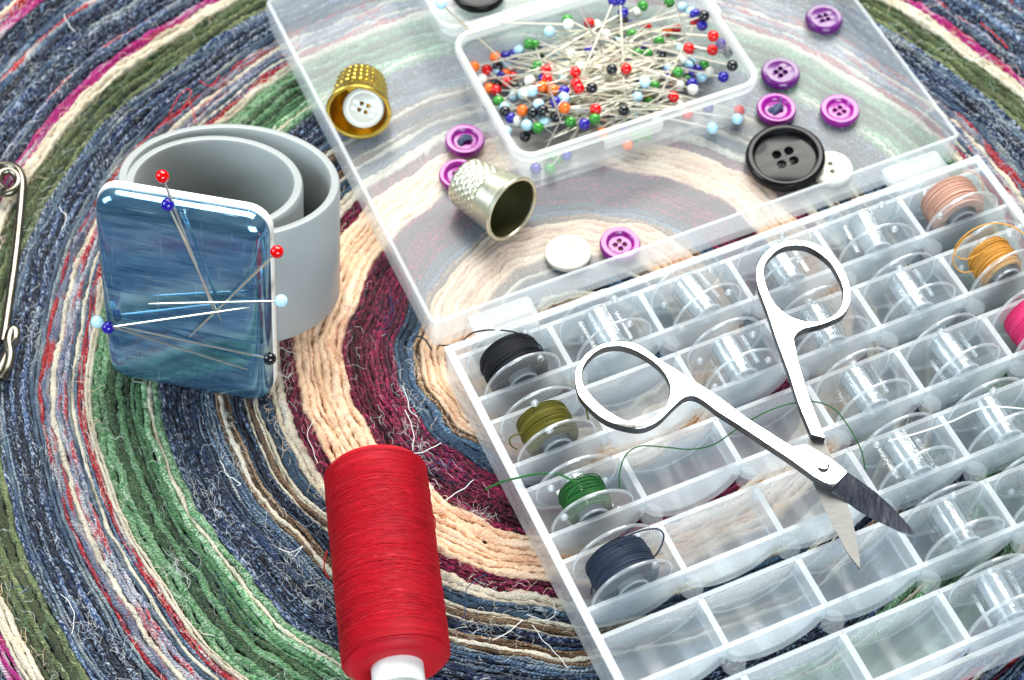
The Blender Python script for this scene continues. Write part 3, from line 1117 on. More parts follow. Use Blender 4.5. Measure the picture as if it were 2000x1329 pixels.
A3 = lambda l: [at(*q) for q in l]
tail(BOB[(0, 0)], 'thread_tail', A3([(1062, 694, 16), (1055, 676, 18), (1030, 660, 20.5), (1000, 648, 22), (960, 645, 20), (925, 650, 17), (905, 664, 13), (890, 672, 6), (872, 675, 1.5), (857, 675, 1.2)]), M['th_black'], .2)
tail(BOB[(0, 2)], 'thread_tail', A3([(1148, 952, 18), (1120, 940, 19), (1090, 927, 19), (1050, 926, 17), (1010, 934, 15), (985, 940, 13), (962, 949, 12), (948, 956, 11)]), M['th_green'], .27)
tail(BOB[(0, 2)], 'thread_loop', A3([(1108, 985, 16), (1108, 972, 17.5), (1125, 952, 19), (1150, 943, 20), (1172, 947, 19), (1182, 962, 17)]), M['th_green'], .2)
tail(BOB[(0, 1)], 'thread_loop', A3([(1030, 842, 14), (1012, 848, 13), (996, 856, 12), (998, 870, 10), (1010, 878, 9)]), M['th_olive'], .2)
tail(BOB[(0, 1)], 'thread_loop', A3([(1085, 796, 20), (1098, 794, 20.5), (1106, 802, 20), (1105, 810, 18)]), M['th_olive'], .17)
tail(BOB[(0, 1)], 'thread_tail', A3([(1142, 790, 20), (1146, 806, 17), (1150, 822, 14)]), M['th_olive'], .22)
tail(BOB[(0, 3)], 'thread_loop', A3([(1205, 1065, 19), (1225, 1048, 21), (1258, 1036, 22), (1285, 1034, 21), (1296, 1045, 19), (1292, 1065, 17), (1280, 1085, 15), (1268, 1092, 14)]), M['th_slate'], .22)
tail(BOB[(0, 3)], 'thread_tail', A3([(1168, 1122, 12), (1160, 1135, 11), (1156, 1150, 9), (1155, 1162, 7)]), M['th_slate'], .2)
tail(BOB[(5, 1)], 'thread_loop', A3([(1925, 490, 17), (1890, 506, 14), (1868, 500, 14), (1868, 480, 17), (1895, 452, 21), (1935, 437, 23), (1975, 442, 22), (2005, 462, 20)]), M['th_gold'], .2)
tail(BOB[(5, 1)], 'thread_loop', A3([(1905, 530, 11), (1880, 532, 11), (1866, 520, 12), (1862, 500, 15), (1880, 470, 19), (1900, 458, 21)]), M['th_gold'], .2)
tail(BOB[(5, 0)], 'thread_loop', A3([(1880, 335, 21), (1905, 338, 20), (1918, 355, 18), (1920, 380, 15), (1917, 392, 14)]), M['th_beige'], .17)
o = tail(None, 'thread', A3([(1210, 958, 13.2), (1210, 925, 15), (1222, 890, 17), (1250, 872, 17), (1300, 874, 15), (1350, 878, 14), (1395, 868, 16), (1440, 838, 20), (1490, 808, 21), (1540, 790, 21.5), (1590, 785, 21.2), (1630, 800, 21.5),
                             (1660, 838, 20), (1682, 880, 18), (1690, 918, 14.5)]), M['th_green'], .17, 10, (.06, 1.2, 3))
tag(o, 'thin green thread running under the scissors across the bobbin box', 'thread')
o = tail(None, 'thread', A3([(1735, 862, 21), (1800, 844, 20), (1860, 823, 21), (1910, 800, 22), (1950, 795, 22), (2010, 800, 20)]), M['th_white'], .2, 10)
tag(o, 'fine white thread lying over the empty bobbins', 'thread')
o = tail(None, 'thread', A3([(805, 668, 1.0), (808, 659, 1.2), (820, 658, 1.4), (832, 666, 1.3), (843, 684, 1.0)]), M['th_slate'], .24, 8)
tag(o, 'short curled dark blue thread end on the peach strip', 'thread')

# ------------------------------------------------------------------ scissors
ZA, ZB, ZC = 24.9, 24.4, 22.7


def reg(o, s, pts):
    return [(o[0] + x / s, o[1] + y / s) for x, y in pts]


r1 = lambda p: reg((1100, 640), 6.04, p)
r2 = lambda p: reg((1450, 440), 6.04, p)
r3 = lambda p: reg((1380, 740), 6.04, p)
r4 = lambda p: reg((1540, 880), 5.537, p)
flat = lambda pts, z: np.array([at(x, y, z)[:2] for x, y in pts])
sc0 = at(1608, 912, 0)
SC = np.array([sc0[0], sc0[1]])
holeA = r1([(215, 560), (235, 460), (290, 370), (370, 295), (480, 235), (600, 215), (720, 225), (850, 270), (980, 340), (1090, 420), (1180, 510), (1240, 610), (1268, 700), (1262, 800), (1230, 900), (1180, 970), (1100, 1040), (1000, 1090), (900, 1120), (800, 1115), (690, 1080), (580, 1020), (480, 950), (380, 860), (300, 770), (245, 690), (220, 620)])
ringA = r1([(1812, 800), (1560, 640), (1340, 500), (1150, 385), (1000, 275), (880, 200), (760, 170), (640, 165), (520, 180), (400, 225), (290, 300), (200, 400), (155, 500), (142, 600), (155, 700), (190, 800), (260, 890), (350, 980), (450, 1060), (560, 1120), (700, 1165), (850, 1190), (960, 1180), (1060, 1140), (1150, 1080), (1240, 990), (1320, 910), (1390, 850), (1450, 815), (1520, 805), (1600, 830), (1700, 895), (1812, 985)])
shA_low = r3([(380, 545), (700, 760), (1000, 960), (1240, 1130)]) + r4([(250, 265), (478, 402)])
shA_up = r4([(640, 232)]) + r3([(1480, 950), (1180, 772), (1010, 802), (500, 480)])
sp = lambda pts, z, k=4: smooth_path(np.c_[flat(pts, z), np.zeros(len(pts))], k, True)[:, :2]
ringA_s = smooth_path(np.c_[flat(ringA, ZA), np.zeros(len(ringA))], 4)[:, :2]
outA = np.concatenate([ringA_s, flat(shA_low + shA_up, ZA)]) - SC
hA = sp(holeA, ZA) - SC
scis = empty('scissors', (SC[0], SC[1], 21.6))
tag(scis, 'small polished steel scissors lying open across the bobbin box', 'scissors')


def dz(me, z):
    me.transform(Matrix.Translation((0, 0, -21.6 * S)))
    return me


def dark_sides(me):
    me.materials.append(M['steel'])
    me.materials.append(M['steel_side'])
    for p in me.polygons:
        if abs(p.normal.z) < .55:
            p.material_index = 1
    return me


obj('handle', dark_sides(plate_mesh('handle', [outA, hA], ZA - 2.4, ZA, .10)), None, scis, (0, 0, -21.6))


def blade(name, left, right, z_top, z_bot, heel_drop, tip_drop, mat, side_drop=0.0, n=22):
    """tapering blade from two edge lines (heel to tip), its upper face ground down towards the tip"""
    la, ra = np.array(left), np.array(right)

    def resample(p):
        s = np.concatenate([[0], np.cumsum(np.linalg.norm(np.diff(p, axis=0), axis=1))])
        t = np.linspace(0, s[-1], n)
        return np.stack([np.interp(t, s, p[:, i]) for i in (0, 1)], -1)
    la, ra = resample(la), resample(ra)
    t = np.linspace(0, 1, n)
    w = 5
    v, f = [], []
    for i in range(n):
        drop = heel_drop * (1 - math.exp(-t[i] * 14)) * (1.0) + tip_drop * t[i] if heel_drop else tip_drop * t[i]
        wd_ = np.linalg.norm(ra[i] - la[i])
        sdp = math.tan(side_drop * min(1.0, .5 + t[i] * 1.4)) * wd_
        for j in range(w):
            q = la[i] + (ra[i] - la[i]) * j / (w - 1)
            v.append((q[0], q[1], z_top - drop - sdp * (1 - j / (w - 1))))
    b0 = len(v)
    for i in range(n):
        for j in range(w):
            q = la[i] + (ra[i] - la[i]) * j / (w - 1)
            v.append((q[0], q[1], min(z_bot, v[i * w + j][2] - .08)))
    for i in range(n - 1):
        for j in range(w - 1):
            a = i * w + j
            f += [(a, a + 1, a + w + 1, a + w), (b0 + a, b0 + a + w, b0 + a + w + 1, b0 + a + 1)]
        for j in (0, w - 1):
            a = i * w + j
            f.append((a, a + w, b0 + a + w, b0 + a))
    for i in (0, n - 1):
        for j in range(w - 1):
            a = i * w + j
            f.append((a, a + 1, b0 + a + 1, b0 + a))
    return MB().add(np.array(v) - np.array([0, 0, 21.6]), f)


blA_l = flat(r4([(482, 404), (620, 495), (750, 575), (900, 660), (1050, 745), (1200, 825), (1310, 870), (1390, 896)]), ZA) - SC
blA_r = flat(r4([(640, 232), (780, 320), (950, 440), (1060, 535), (1150, 620), (1230, 705), (1300, 780), (1390, 895)]), ZA) - SC
obj('blade', blade('blade', blA_l, blA_r, ZA - .02, ZA - 2.2, .25, .7, M['steel_blade'], R(23)), M['steel_blade'], scis)
holeB = r2([(248, 560), (262, 470), (310, 390), (390, 310), (490, 255), (600, 235), (720, 240), (830, 280), (940, 350), (1040, 440), (1110, 550), (1160, 650), (1190, 750), (1192, 850), (1175, 940), (1130, 1020), (1060, 1080), (960, 1120), (850, 1140), (740, 1135), (630, 1105), (540, 1065), (470, 1015), (400, 950), (345, 870), (305, 780), (270, 680)])
ringB = r2([(395, 1329), (300, 1040), (240, 880), (190, 740), (165, 620), (168, 520), (200, 430), (260, 340), (350, 260), (460, 205), (580, 180), (700, 180), (820, 205), (930, 255), (1040, 335), (1140, 440), (1210, 560), (1255, 680), (1278, 780), (1275, 880), (1250, 960), (1200, 1040), (1130, 1090), (1050, 1125), (950, 1165), (850, 1190), (740, 1215), (680, 1245), (630, 1290), (605, 1340)])
r8 = lambda p: reg((1300, 440), 2.857, p)
shB = r8([(740, 760), (800, 960), (890, 1188), (816, 1170), (740, 990), (690, 830)])
ringB_s = smooth_path(np.c_[flat(ringB, ZB), np.zeros(len(ringB))], 4)[:, :2]
outB = np.concatenate([ringB_s, flat(shB, ZB)]) - SC
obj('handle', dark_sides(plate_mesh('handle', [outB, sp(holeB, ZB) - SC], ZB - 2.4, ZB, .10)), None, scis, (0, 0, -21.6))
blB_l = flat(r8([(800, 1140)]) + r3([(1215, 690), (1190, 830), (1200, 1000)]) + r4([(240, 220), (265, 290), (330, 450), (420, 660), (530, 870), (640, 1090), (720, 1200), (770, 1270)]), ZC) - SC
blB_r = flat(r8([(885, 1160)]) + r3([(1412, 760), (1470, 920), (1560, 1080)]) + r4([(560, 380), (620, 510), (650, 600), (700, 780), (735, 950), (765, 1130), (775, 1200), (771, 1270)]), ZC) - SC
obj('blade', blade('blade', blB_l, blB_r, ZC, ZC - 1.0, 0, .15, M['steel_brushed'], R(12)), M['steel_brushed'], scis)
obj('screw', MB().lathe([(.001, 0), (1.36, 0), (1.36, .40), (1.28, .46), (.6, .47), (.001, .47)], 32, False, mis=[1, 1, 1, 0, 0]), [M['steel'], M['steel_side']], scis, (0, 0, ZA - 21.6 + .01))
scr_p = at(1608, 912, ZA)
scis.children[-1].location = Vector(((scr_p[0] - SC[0]) * S, (scr_p[1] - SC[1]) * S, (ZA - 21.6 + .01) * S))


# ------------------------------------------------------------------ pins
def shaft_mesh(L):
    b = MB().lathe([(.001, 0), (.28, 0), (.28, L - 6), (.22, L - 3), (.10, L - .5), (.001, L)], 8, False)
    me = b.mesh('shaft')
    me.materials.append(M['pin_steel'])
    return me


SHAFT = {L: shaft_mesh(L) for L in (26, 29, 32, 34, 38)}
HEADM = {}
for k in HEADS:
    b = MB()
    b.sphere((0, 0, 0), 1.55, 20, 14)
    me = b.mesh('head')
    me.materials.append(M['head_' + k])
    HEADM[k] = me


def pin(col, head, d, L, label, group=None):
    d = np.asarray(d, float)
    d /= np.linalg.norm(d)
    x = np.cross([0, 0, 1.0], d)
    if np.linalg.norm(x) < 1e-4:
        x = np.array([1.0, 0, 0])
    x /= np.linalg.norm(x)
    o = empty('pin')
    o.matrix_world = frame(x, np.cross(d, x), d, head)
    obj('head', HEADM[col], None, o)
    obj('shaft', SHAFT[min(SHAFT, key=lambda q: abs(q - L))], None, o)
    return tag(o, label, 'pin', group)


# ------------------------------------------------------------------ magnetic wrist pin holder
PH, TL = R(-11.9), R(74)
pr_ = np.array([math.cos(PH), math.sin(PH), 0.])
pb_ = np.array([-math.sin(PH), math.cos(PH), 0.])
pa_ = pb_ * math.cos(TL) + np.array([0, 0, 1.]) * math.sin(TL)     # up along the plate
pn_ = np.cross(pr_, pa_)                                           # out of the plate towards the viewer
po = np.array([-79.4, -7.3, .6])
holder = empty('wrist_pin_holder')
holder.matrix_world = frame(pr_, pa_, pn_, po)
tag(holder, 'magnetic wrist pin holder with blue mirror plate and curled grey band', 'pin holder')
PW_, PHt = 41.4, 55.5


def slab(w, h, r, z0, z1, e, cy_):
    return MB().loft([rrect(w, h, r, z0, 0, 8, 0, cy_), rrect(w, h, r, z1 - e, 0, 8, 0, cy_), rrect(w, h, r, z1 - e * .55, e * .12, 8, 0, cy_), rrect(w, h, r, z1 - e * .2, e * .42, 8, 0, cy_), rrect(w, h, r, z1, e, 8, 0, cy_), rrect(w, h, r, z1 + .08, e + 2.2, 8, 0, cy_)])


obj('magnet_plate', slab(PW_, PHt, 5.5, -4.2, 0, 3.2, PHt / 2), M['bluesteel'], holder)
obj('backing_frame', slab(PW_ + .7, PHt + .6, 5.8, -6.2, -4.25, .6, PHt / 2 + .3), M['ivory'], holder)
# the curled band: a flat strip wound in a loose spiral, its width along the plate's up direction
path = []
for i in range(150):
    t = i / 149
    a = R(-112 + 700 * t)
    k = min(1, max(0, (t - .44) / .20))
    k = k * k * (3 - 2 * k)
    cxx, czz = 2.0 * (1 - k) - 1.0 * k, -31.5 * (1 - k) + -29.0 * k
    rx, rz = 25.8 * (1 - k) + 20.3 * k, 23.0 * (1 - k) + 19.3 * k
    path.append((cxx + rx * math.cos(a), czz - rz * math.sin(a)))
path = np.array(path)
tn = np.gradient(path, axis=0)
tn /= np.linalg.norm(tn, axis=1)[:, None]
nrm = np.stack([-tn[:, 1], tn[:, 0]], -1)
y0b, y1b, tt = 10.0, 43.5, 1.25
sec = [(-tt, y0b + .9), (-tt, y1b - .9), (-tt * .7, y1b - .2), (0, y1b), (tt * .7, y1b - .2), (tt, y1b - .9), (tt, y0b + .9), (tt * .7, y0b + .2), (0, y0b), (-tt * .7, y0b + .2)]
loops = [np.array([(path[i][0] + nrm[i][0] * e, y, path[i][1] + nrm[i][1] * e) for e, y in sec]) for i in range(len(path))]
obj('wrist_band', MB().loft(loops), M['grey_band'], holder)
pins_on = [('red', (317, 345), (415, 600), 34, 1.8, 'red-headed pin sticking up over the top edge of the blue magnet plate'),
           ('navy', (328, 400), (438, 640), 34, 1.7, 'navy-headed pin slanting down beside the red one on the magnet plate'),
           ('red', (541, 492), (372, 657), 32, 1.5, 'red-headed pin poking out over the grey band side of the magnet plate'),
           ('pale blue', (549, 588), (278, 594), 34, 2.0, 'pale blue headed pin lying level across the magnet plate'),
           ('navy', (211, 640), (485, 601), 34, 1.9, 'navy-headed pin at the edge of the magnet plate beside the pale blue head'),
           ('pale blue', (190, 629), (474, 719), 34, 2.6, 'pale blue headed pin at the outer edge of the magnet plate'),
           ('black', (527, 701), (205, 632), 38, 1.8, 'black-headed pin low on the magnet plate')]
for col, h, t, L, off, lab in pins_on:
    hp = on_plane(h[0], h[1], po + pn_ * (1.7 + off * .35), pn_)
    tp = on_plane(t[0], t[1], po + pn_ * (.9 + off * .35), pn_)
    Lr = np.linalg.norm(tp - hp)
    L0 = min(SHAFT, key=lambda q: abs(q - Lr))
    pin(col, hp, tp - hp, L0, lab)

# ------------------------------------------------------------------ pin box
q0, q1, q2 = at(1012, 318, 17), at(1497, 160, 17), at(868, 72, 17)
bw, bd = 71.2, 48.4
ba = math.atan2(q1[1] - q0[1], q1[0] - q0[0])
bu = np.array([math.cos(ba), math.sin(ba), 0])
bv = np.array([-math.sin(ba), math.cos(ba), 0])
bc = np.array([q0[0], q0[1], 0]) + bu * bw / 2 + bv * bd / 2
ZF = 1.15                                     # lid floor
pbx = empty('pin_box', (bc[0], bc[1], ZF), (0, 0, ba))
tag(pbx, 'small open frosted plastic box full of ball-head pins', 'pin box')
bt = MB()
bt.loft([rrect(bw - 3, bd - 3, 5, 0.02, 1.2, 7), rrect(bw - 3, bd - 3, 5, .8, .2, 7), rrect(bw - 3, bd - 3, 5, 13.4, -.1, 7)], True, False)
bt.loft([rrect(bw - 3, bd - 3, 5, 13.4, 1.2, 7), rrect(bw - 3, bd - 3, 5, 2.0, 1.5, 7), rrect(bw - 3, bd - 3, 5, 1.2, 2.4, 7)], False, True)
bt.loft([rrect(bw, bd, 6, 13.4, 1.4, 7), rrect(bw, bd, 6, 13.5, .1, 7), rrect(bw, bd, 6, 15.4, 0, 7), rrect(bw, bd, 6, 15.9, .4, 7), rrect(bw, bd, 6, 15.9, 1.7, 7), rrect(bw, bd, 6, 13.4, 2.2, 7)], False, False, mi=1)
tray = obj('tray', bt, [M['pinbox'], M['pinbox_edge']], pbx)
obj('catch', MB().loft([rrect(17, 1.6, .6, 10.6, .3, 4, -3, -bd / 2 - .2), rrect(17, 1.6, .6, 11, 0, 4, -3, -bd / 2 - .2), rrect(17, 1.6, .6, 13.3, 0, 4, -3, -bd / 2 - .2)]), M['pinbox_edge'], pbx)
obj('catch', MB().loft([rrect(1.4, 9, .6, 11.5, .1, 4, bw / 2 + .4, 8), rrect(1.4, 9, .6, 15.2, .1, 4, bw / 2 + .4, 8)]), M['pinbox_edge'], pbx)
lb = MB()
LDY = bd + 3.2
lb.loft([rrect(bw, bd, 6, 7.2, 1.2, 7, 0, LDY), rrect(bw, bd, 6, 7.6, .3, 7, 0, LDY), rrect(bw, bd, 6, 13.5, 0, 7, 0, LDY)], True, False)
lb.loft([rrect(bw, bd, 6, 13.5, 1.4, 7, 0, LDY), rrect(bw, bd, 6, 8.6, 1.6, 7, 0, LDY)], False, True)
lb.loft([rrect(bw, bd, 6, 13.5, 0, 7, 0, LDY), rrect(bw, bd, 6, 13.9, .3, 7, 0, LDY), rrect(bw, bd, 6, 13.9, 1.1, 7, 0, LDY), rrect(bw, bd, 6, 13.5, 1.4, 7, 0, LDY)], False, False, mi=1)
obj('lid', lb, [M['pinbox'], M['pinbox_edge']], pbx)
obj('hinge', MB().box(-bw / 2 + 7, bw / 2 - 7, bd / 2 + .05, bd / 2 + 3.1, 13.6, 14.6), M['pinbox_edge'], pbx)

# pins in the box: heads read from the photo (pixels of a crop), shafts lying across the pile
HP = [(525, 262, 'green'), (575, 280, 'navy'), (325, 340, 'orange'), (385, 335, 'navy'), (430, 325, 'navy'), (395, 375, 'pale blue'), (465, 300, 'pale blue'), (200, 395, 'orange'), (275, 415, 'red'), (340, 395, 'black'),
      (333, 437, 'pale blue'), (330, 490, 'black'), (395, 485, 'red'), (290, 525, 'orange'), (250, 470, 'white'), (575, 395, 'green'), (628, 418, 'red'), (632, 472, 'red'), (605, 512, 'orange'), (668, 535, 'orange'),
      (733, 540, 'navy'), (730, 580, 'pale blue'), (545, 540, 'pale blue'), (683, 605, 'navy'), (735, 640, 'orange'), (345, 600, 'green'), (383, 660, 'black'), (485, 655, 'orange'), (545, 668, 'black'), (605, 655, 'black'),
      (582, 620, 'pale blue'), (512, 742, 'pale blue'), (578, 758, 'green'), (852, 736, 'navy'), (915, 705, 'green'), (960, 793, 'orange'), (530, 480, 'white'), (800, 428, 'red'), (805, 495, 'red'), (820, 525, 'red'),
      (897, 522, 'black'), (1015, 412, 'black'), (1100, 410, 'red'), (645, 188, 'pale blue'), (752, 118, 'green'), (882, 140, 'red'), (925, 150, 'white'), (978, 205, 'white'), (1080, 115, 'black'), (1112, 150, 'navy'),
      (1082, 75, 'navy'), (1165, 72, 'white'), (1198, 35, 'green'), (1025, 5, 'navy'), (1065, 5, 'navy'), (1220, 165, 'red'), (1355, 15, 'green'), (1435, 45, 'pale blue'), (1485, 75, 'pale blue'), (1508, 85, 'navy'),
      (1560, 95, 'black'), (1508, 130, 'red'), (1550, 152, 'navy'), (1340, 185, 'orange'), (1395, 170, 'red'), (1295, 245, 'green'), (1135, 205, 'green'), (1615, 215, 'red'), (1660, 262, 'navy'), (1610, 298, 'red'),
      (1700, 312, 'black'), (1728, 390, 'black'), (1560, 388, 'green'), (1545, 455, 'pale blue'), (1590, 425, 'white'), (1675, 457, 'navy'), (1490, 495, 'navy'), (1493, 530, 'white'), (1210, 488, 'pale blue'),
      (1435, 345, 'white'), (1420, 295, 'pale blue'), (1480, 290, 'red'), (1310, 320, 'black'), (1405, 430, 'green'), (1085, 655, 'black'), (920, 650, 'red'), (1380, 575, 'red'),
      (650, 1000, 'green'), (565, 1000, 'navy'), (745, 920, 'navy'), (690, 940, 'green'), (1160, 810, 'green'), (1220, 795, 'green'), (1768, 655, 'red'), (1757, 705, 'pale blue'), (1610, 760, 'pale blue'), (1585, 640, 'navy')]
PILE = 'pins piled in the clear pin box'


def loc_uv(p):
    q = np.asarray(p) - bc
    return q @ bu, q @ bv


def zone(col, p):
    u, v = loc_uv(p)
    a = 'at the thimble end of' if u < -13 else 'at the purple-button end of' if u > 13 else 'amid'
    b = 'near the hinge' if v > 7 else 'by the front wall' if v < -7 else 'halfway back'
    return '%s ball-head pin %s the boxed pile, %s' % (col, a, b)


def pile_top(u, v):
    d = (u / 31) ** 2 + (v / 21) ** 2
    return ZF + 2.4 + 11.5 * max(0.0, 1 - d) ** .8


for (hx, hy, col) in HP:
    px, py = 860 + hx / 3.03, hy / 3.03
    best = None
    for z in np.arange(3.0, 16.5, .5):
        p = at(px, py, z)
        u, v = loc_uv(p)
        ins = abs(u) < bw / 2 - 4.6 and abs(v) < bd / 2 - 4.6
        e = abs(z - max(3.0, pile_top(u, v))) + (0 if ins else 50 + abs(u) + abs(v))
        if best is None or e < best[0]:
            best = (e, p, u, v)
    _, p, u, v = best
    # aim the shaft back across the pile
    L = rng.choice([26, 29, 32])
    for _try in range(30):
        sg = 1 if u < -6 else -1 if u > 6 else rng.choice([-1, 1])
        an_ = rng.normal(-.25, .42 + .03 * _try) - sg * v * .012
        d2 = np.array([sg * math.cos(an_), math.sin(an_) * sg])
        eu, ev = u + d2[0] * L, v + d2[1] * L
        if abs(eu) < bw / 2 - 3.5 and abs(ev) < bd / 2 - 3.5:
            break
    ez = max(ZF + 2.0, min(pile_top(eu, ev) + rng.normal(.5, 1.2), 16))
    d = bu * d2[0] + bv * d2[1]
    d = d * L + np.array([0, 0, ez - p[2]])
    pin(col, p, d, L, zone(col, p), PILE)
# the heap of shafts under them
cols = list(HEADS)
for i in range(115):
    ok = False
    while not ok:
        L = int(rng.choice([26, 29, 32]))
        mu, mv = rng.normal(0, 8.5), rng.normal(0, 5.5)
        a = rng.normal(-.25, .40) + (math.pi if rng.random() < .5 else 0)
        d2 = np.array([math.cos(a), math.sin(a)])
        hu, hv = mu - d2[0] * L / 2, mv - d2[1] * L / 2
        eu, ev = mu + d2[0] * L / 2, mv + d2[1] * L / 2
        ok = all(abs(t) < bw / 2 - 4.4 for t in (hu, eu)) and all(abs(t) < bd / 2 - 4.4 for t in (hv, ev))
    zt = pile_top(mu, mv)
    zz = ZF + 2.6 + (zt - ZF - 2.6) * (i / 115) ** .7
    hp = bc + bu * hu + bv * hv
    hp[2] = max(ZF + 2.7, min(zz - 2.5, pile_top(hu, hv) - 2.2))
    ep = bc + bu * eu + bv * ev
    ep[2] = max(ZF + 1.6, zz + rng.normal(0, .6))
    col = cols[rng.integers(len(cols))]
    pin(col, hp, ep - hp, L, zone(col, hp), PILE)
# single pins that stand out
for col, h, t, lab in (('pale blue', (862, 8, 17.5), (966, 104, 13), 'pale blue headed pin leaning over the hinge of the pin box'),):
    hp, tp = at(*h), at(*t)
    pin(col, hp, tp - hp, np.linalg.norm(tp - hp), lab)
for h, t, col in (((1110, 48, 15.5), (905, 43, 17.8), 'white'), ((1045, 88, 9), (1100, 250, 18.0), 'green'), ((1230, 215, 7), (1130, 10, 19), 'black'), ((1345, 95, 13), (1318, 0, 18), 'red')):
    hp, tp = at(*h), at(*t)
    pin(col, hp, tp - hp, np.linalg.norm(tp - hp), zone(col, hp), PILE)


# ------------------------------------------------------------------ buttons
def ring_loop(r, n=40, cx=0., cy_=0., ph=0.):
    return [(cx + r * math.cos(ph + 2 * math.pi * i / n), cy_ + r * math.sin(ph + 2 * math.pi * i / n)) for i in range(n)]


def button(name_px, z, D, t, mat, label, holes=4, style='rim', rot=.4, tilt=(0, 0), thread=None, pos=None, hr=None):
    p = at(name_px[0], name_px[1], z + t) if pos is None else np.array(pos)
    o = empty('button', (p[0], p[1], z if pos is None else p[2]), (tilt[0], tilt[1], rot))
    tag(o, label, 'button', None)
    Rr = D / 2
    if style == 'rim':
        ri = Rr * .58
        prof = [(ri * .9, .15 * t), (Rr * .86, 0), (Rr * .97, .12 * t), (Rr, .45 * t), (Rr * .985, .8 * t), (Rr * .93, .97 * t), (Rr * .86, t), (Rr * .70, .93 * t), (ri * 1.12, .80 * t), (ri, .66 * t), (ri * .96, .5 * t), (ri * .9, .45 * t)]
        z0, z1 = .14 * t, .56 * t
    elif style == 'wide':
        ri = Rr * .78
        prof = [(ri * .9, .15 * t), (Rr * .88, 0), (Rr * .98, .15 * t), (Rr, .5 * t), (Rr * .98, .82 * t), (Rr * .93, .97 * t), (Rr * .89, t), (Rr * .83, .95 * t), (ri, .70 * t), (ri * .97, .5 * t), (ri * .9, .45 * t)]
        z0, z1 = .14 * t, .55 * t
    else:
        ri = Rr * .80
        prof = [(ri * .9, .1 * t), (Rr * .88, 0), (Rr * .98, .2 * t), (Rr, .55 * t), (Rr * .97, .85 * t), (Rr * .9, t), (ri * .9, .93 * t), (ri * .85, .5 * t)]
        z0, z1 = .08 * t, .90 * t
    obj('rim', MB().lathe(prof, 64), mat, o)
    hr = hr or D * .062
    off = D * .115
    loops = [ring_loop(ri * .97, 48)]
    if holes:
        for k in range(holes):
            a = math.pi / 4 + k * 2 * math.pi / holes
            loops.append(ring_loop(hr, 18, off * math.cos(a), off * math.sin(a)))
    obj('centre', plate_mesh('centre', loops, z0, z1, .12, 1), mat, o)
    if thread:
        b = MB()
        gt = np.random.default_rng(int(D * 100 + rot * 10))
        nst = 3 if thread[2:] else 13
        for k in range(nst):
            an2 = gt.normal(.3, .35) if not thread[2:] else gt.normal(0, .1)
            hl = (gt.uniform(1.5, 2.3) if not thread[2:] else 1.6) * D / 10.7
            pv_ = gt.uniform(-1.0, 1.0) * (1.0 if not thread[2:] else .3)
            hgt = gt.uniform(.5, 1.5) if not thread[2:] else .35
            ca, sa_ = math.cos(an2), math.sin(an2)
            pts = [(ca * hl * q - sa_ * pv_ * (1 - .3 * abs(q)), sa_ * hl * q + ca * pv_ * (1 - .3 * abs(q)), z1 - .15 + hgt * math.sqrt(max(0, 1 - q * q))) for q in (-1, -.8, -.3, .3, .8, 1)]
            b.tube(smooth_path(pts, 5), .27, 6)
        if thread[1]:
            b.tube(smooth_path([(off * .6, 0, z1 + .8), (off * 1.3, off * .6, z1 + 1.7), (off * 1.8, off * 1.2, z1 + 1.9)], 5), .26, 6)
        obj('sewing_thread', b, thread[0], o)
    return o


button((908, 270), ZF, 10.7, 2.4, M['purple'], 'purple button with dark thread in its holes beside the silver thimble', 4, 'rim', .2, (0, 0), (M['th_knot'], False))
button((1211, 473), ZF, 10.6, 2.4, M['purple'], 'purple button standing beside the white button near the hinge', 4, 'rim', .9, (R(3), 0))
button((1610, 33), ZF, 10.5, 2.4, M['purple_dk'], 'dark purple button farthest from the bobbins, near the lid edge', 4, 'flat', .35)
button((1525, 139), ZF, 10.8, 2.4, M['purple_dk'], 'dark purple button tucked against the corner of the pin box', 4, 'flat', .75, hr=.72)
button((1517, 209), ZF, 10.8, 2.4, M['purple'], 'purple button with knotted dark thread between pin box and black button', 4, 'rim', .5, (0, 0), (M['th_knot'], True))
button((1641, 211), ZF, 10.7, 2.4, M['purple'], 'purple button lying alone beside the big black button', 4, 'rim', .6)
button((895, 338), ZF, 10.4, 2.2, M['purple'], 'purple button half hidden behind the silver thimble', 4, 'rim', .2)
button((1110, 491), ZF, 12.0, 1.8, M['white_btn'], 'white button sewn with thread, beside the purple one', 0, 'rim', 1.2, (R(-3), R(3)), (M['th_white'], False, 1))
button((1624, 326), ZF, 11.6, 1.8, M['white_btn'], 'white button half hidden under the big black button', 2, 'flat', .9)
button((1536, 300), ZF + .9, 21.2, 3.3, M['black_btn'], 'big glossy black button with four holes', 4, 'wide', .32, (R(1.5), R(-5)), hr=1.25)
button((935, -22), ZF + 9.0, 15.0, 2.6, M['black_btn'], 'black button in the pin box lid, cut by the picture edge', 0, 'wide')


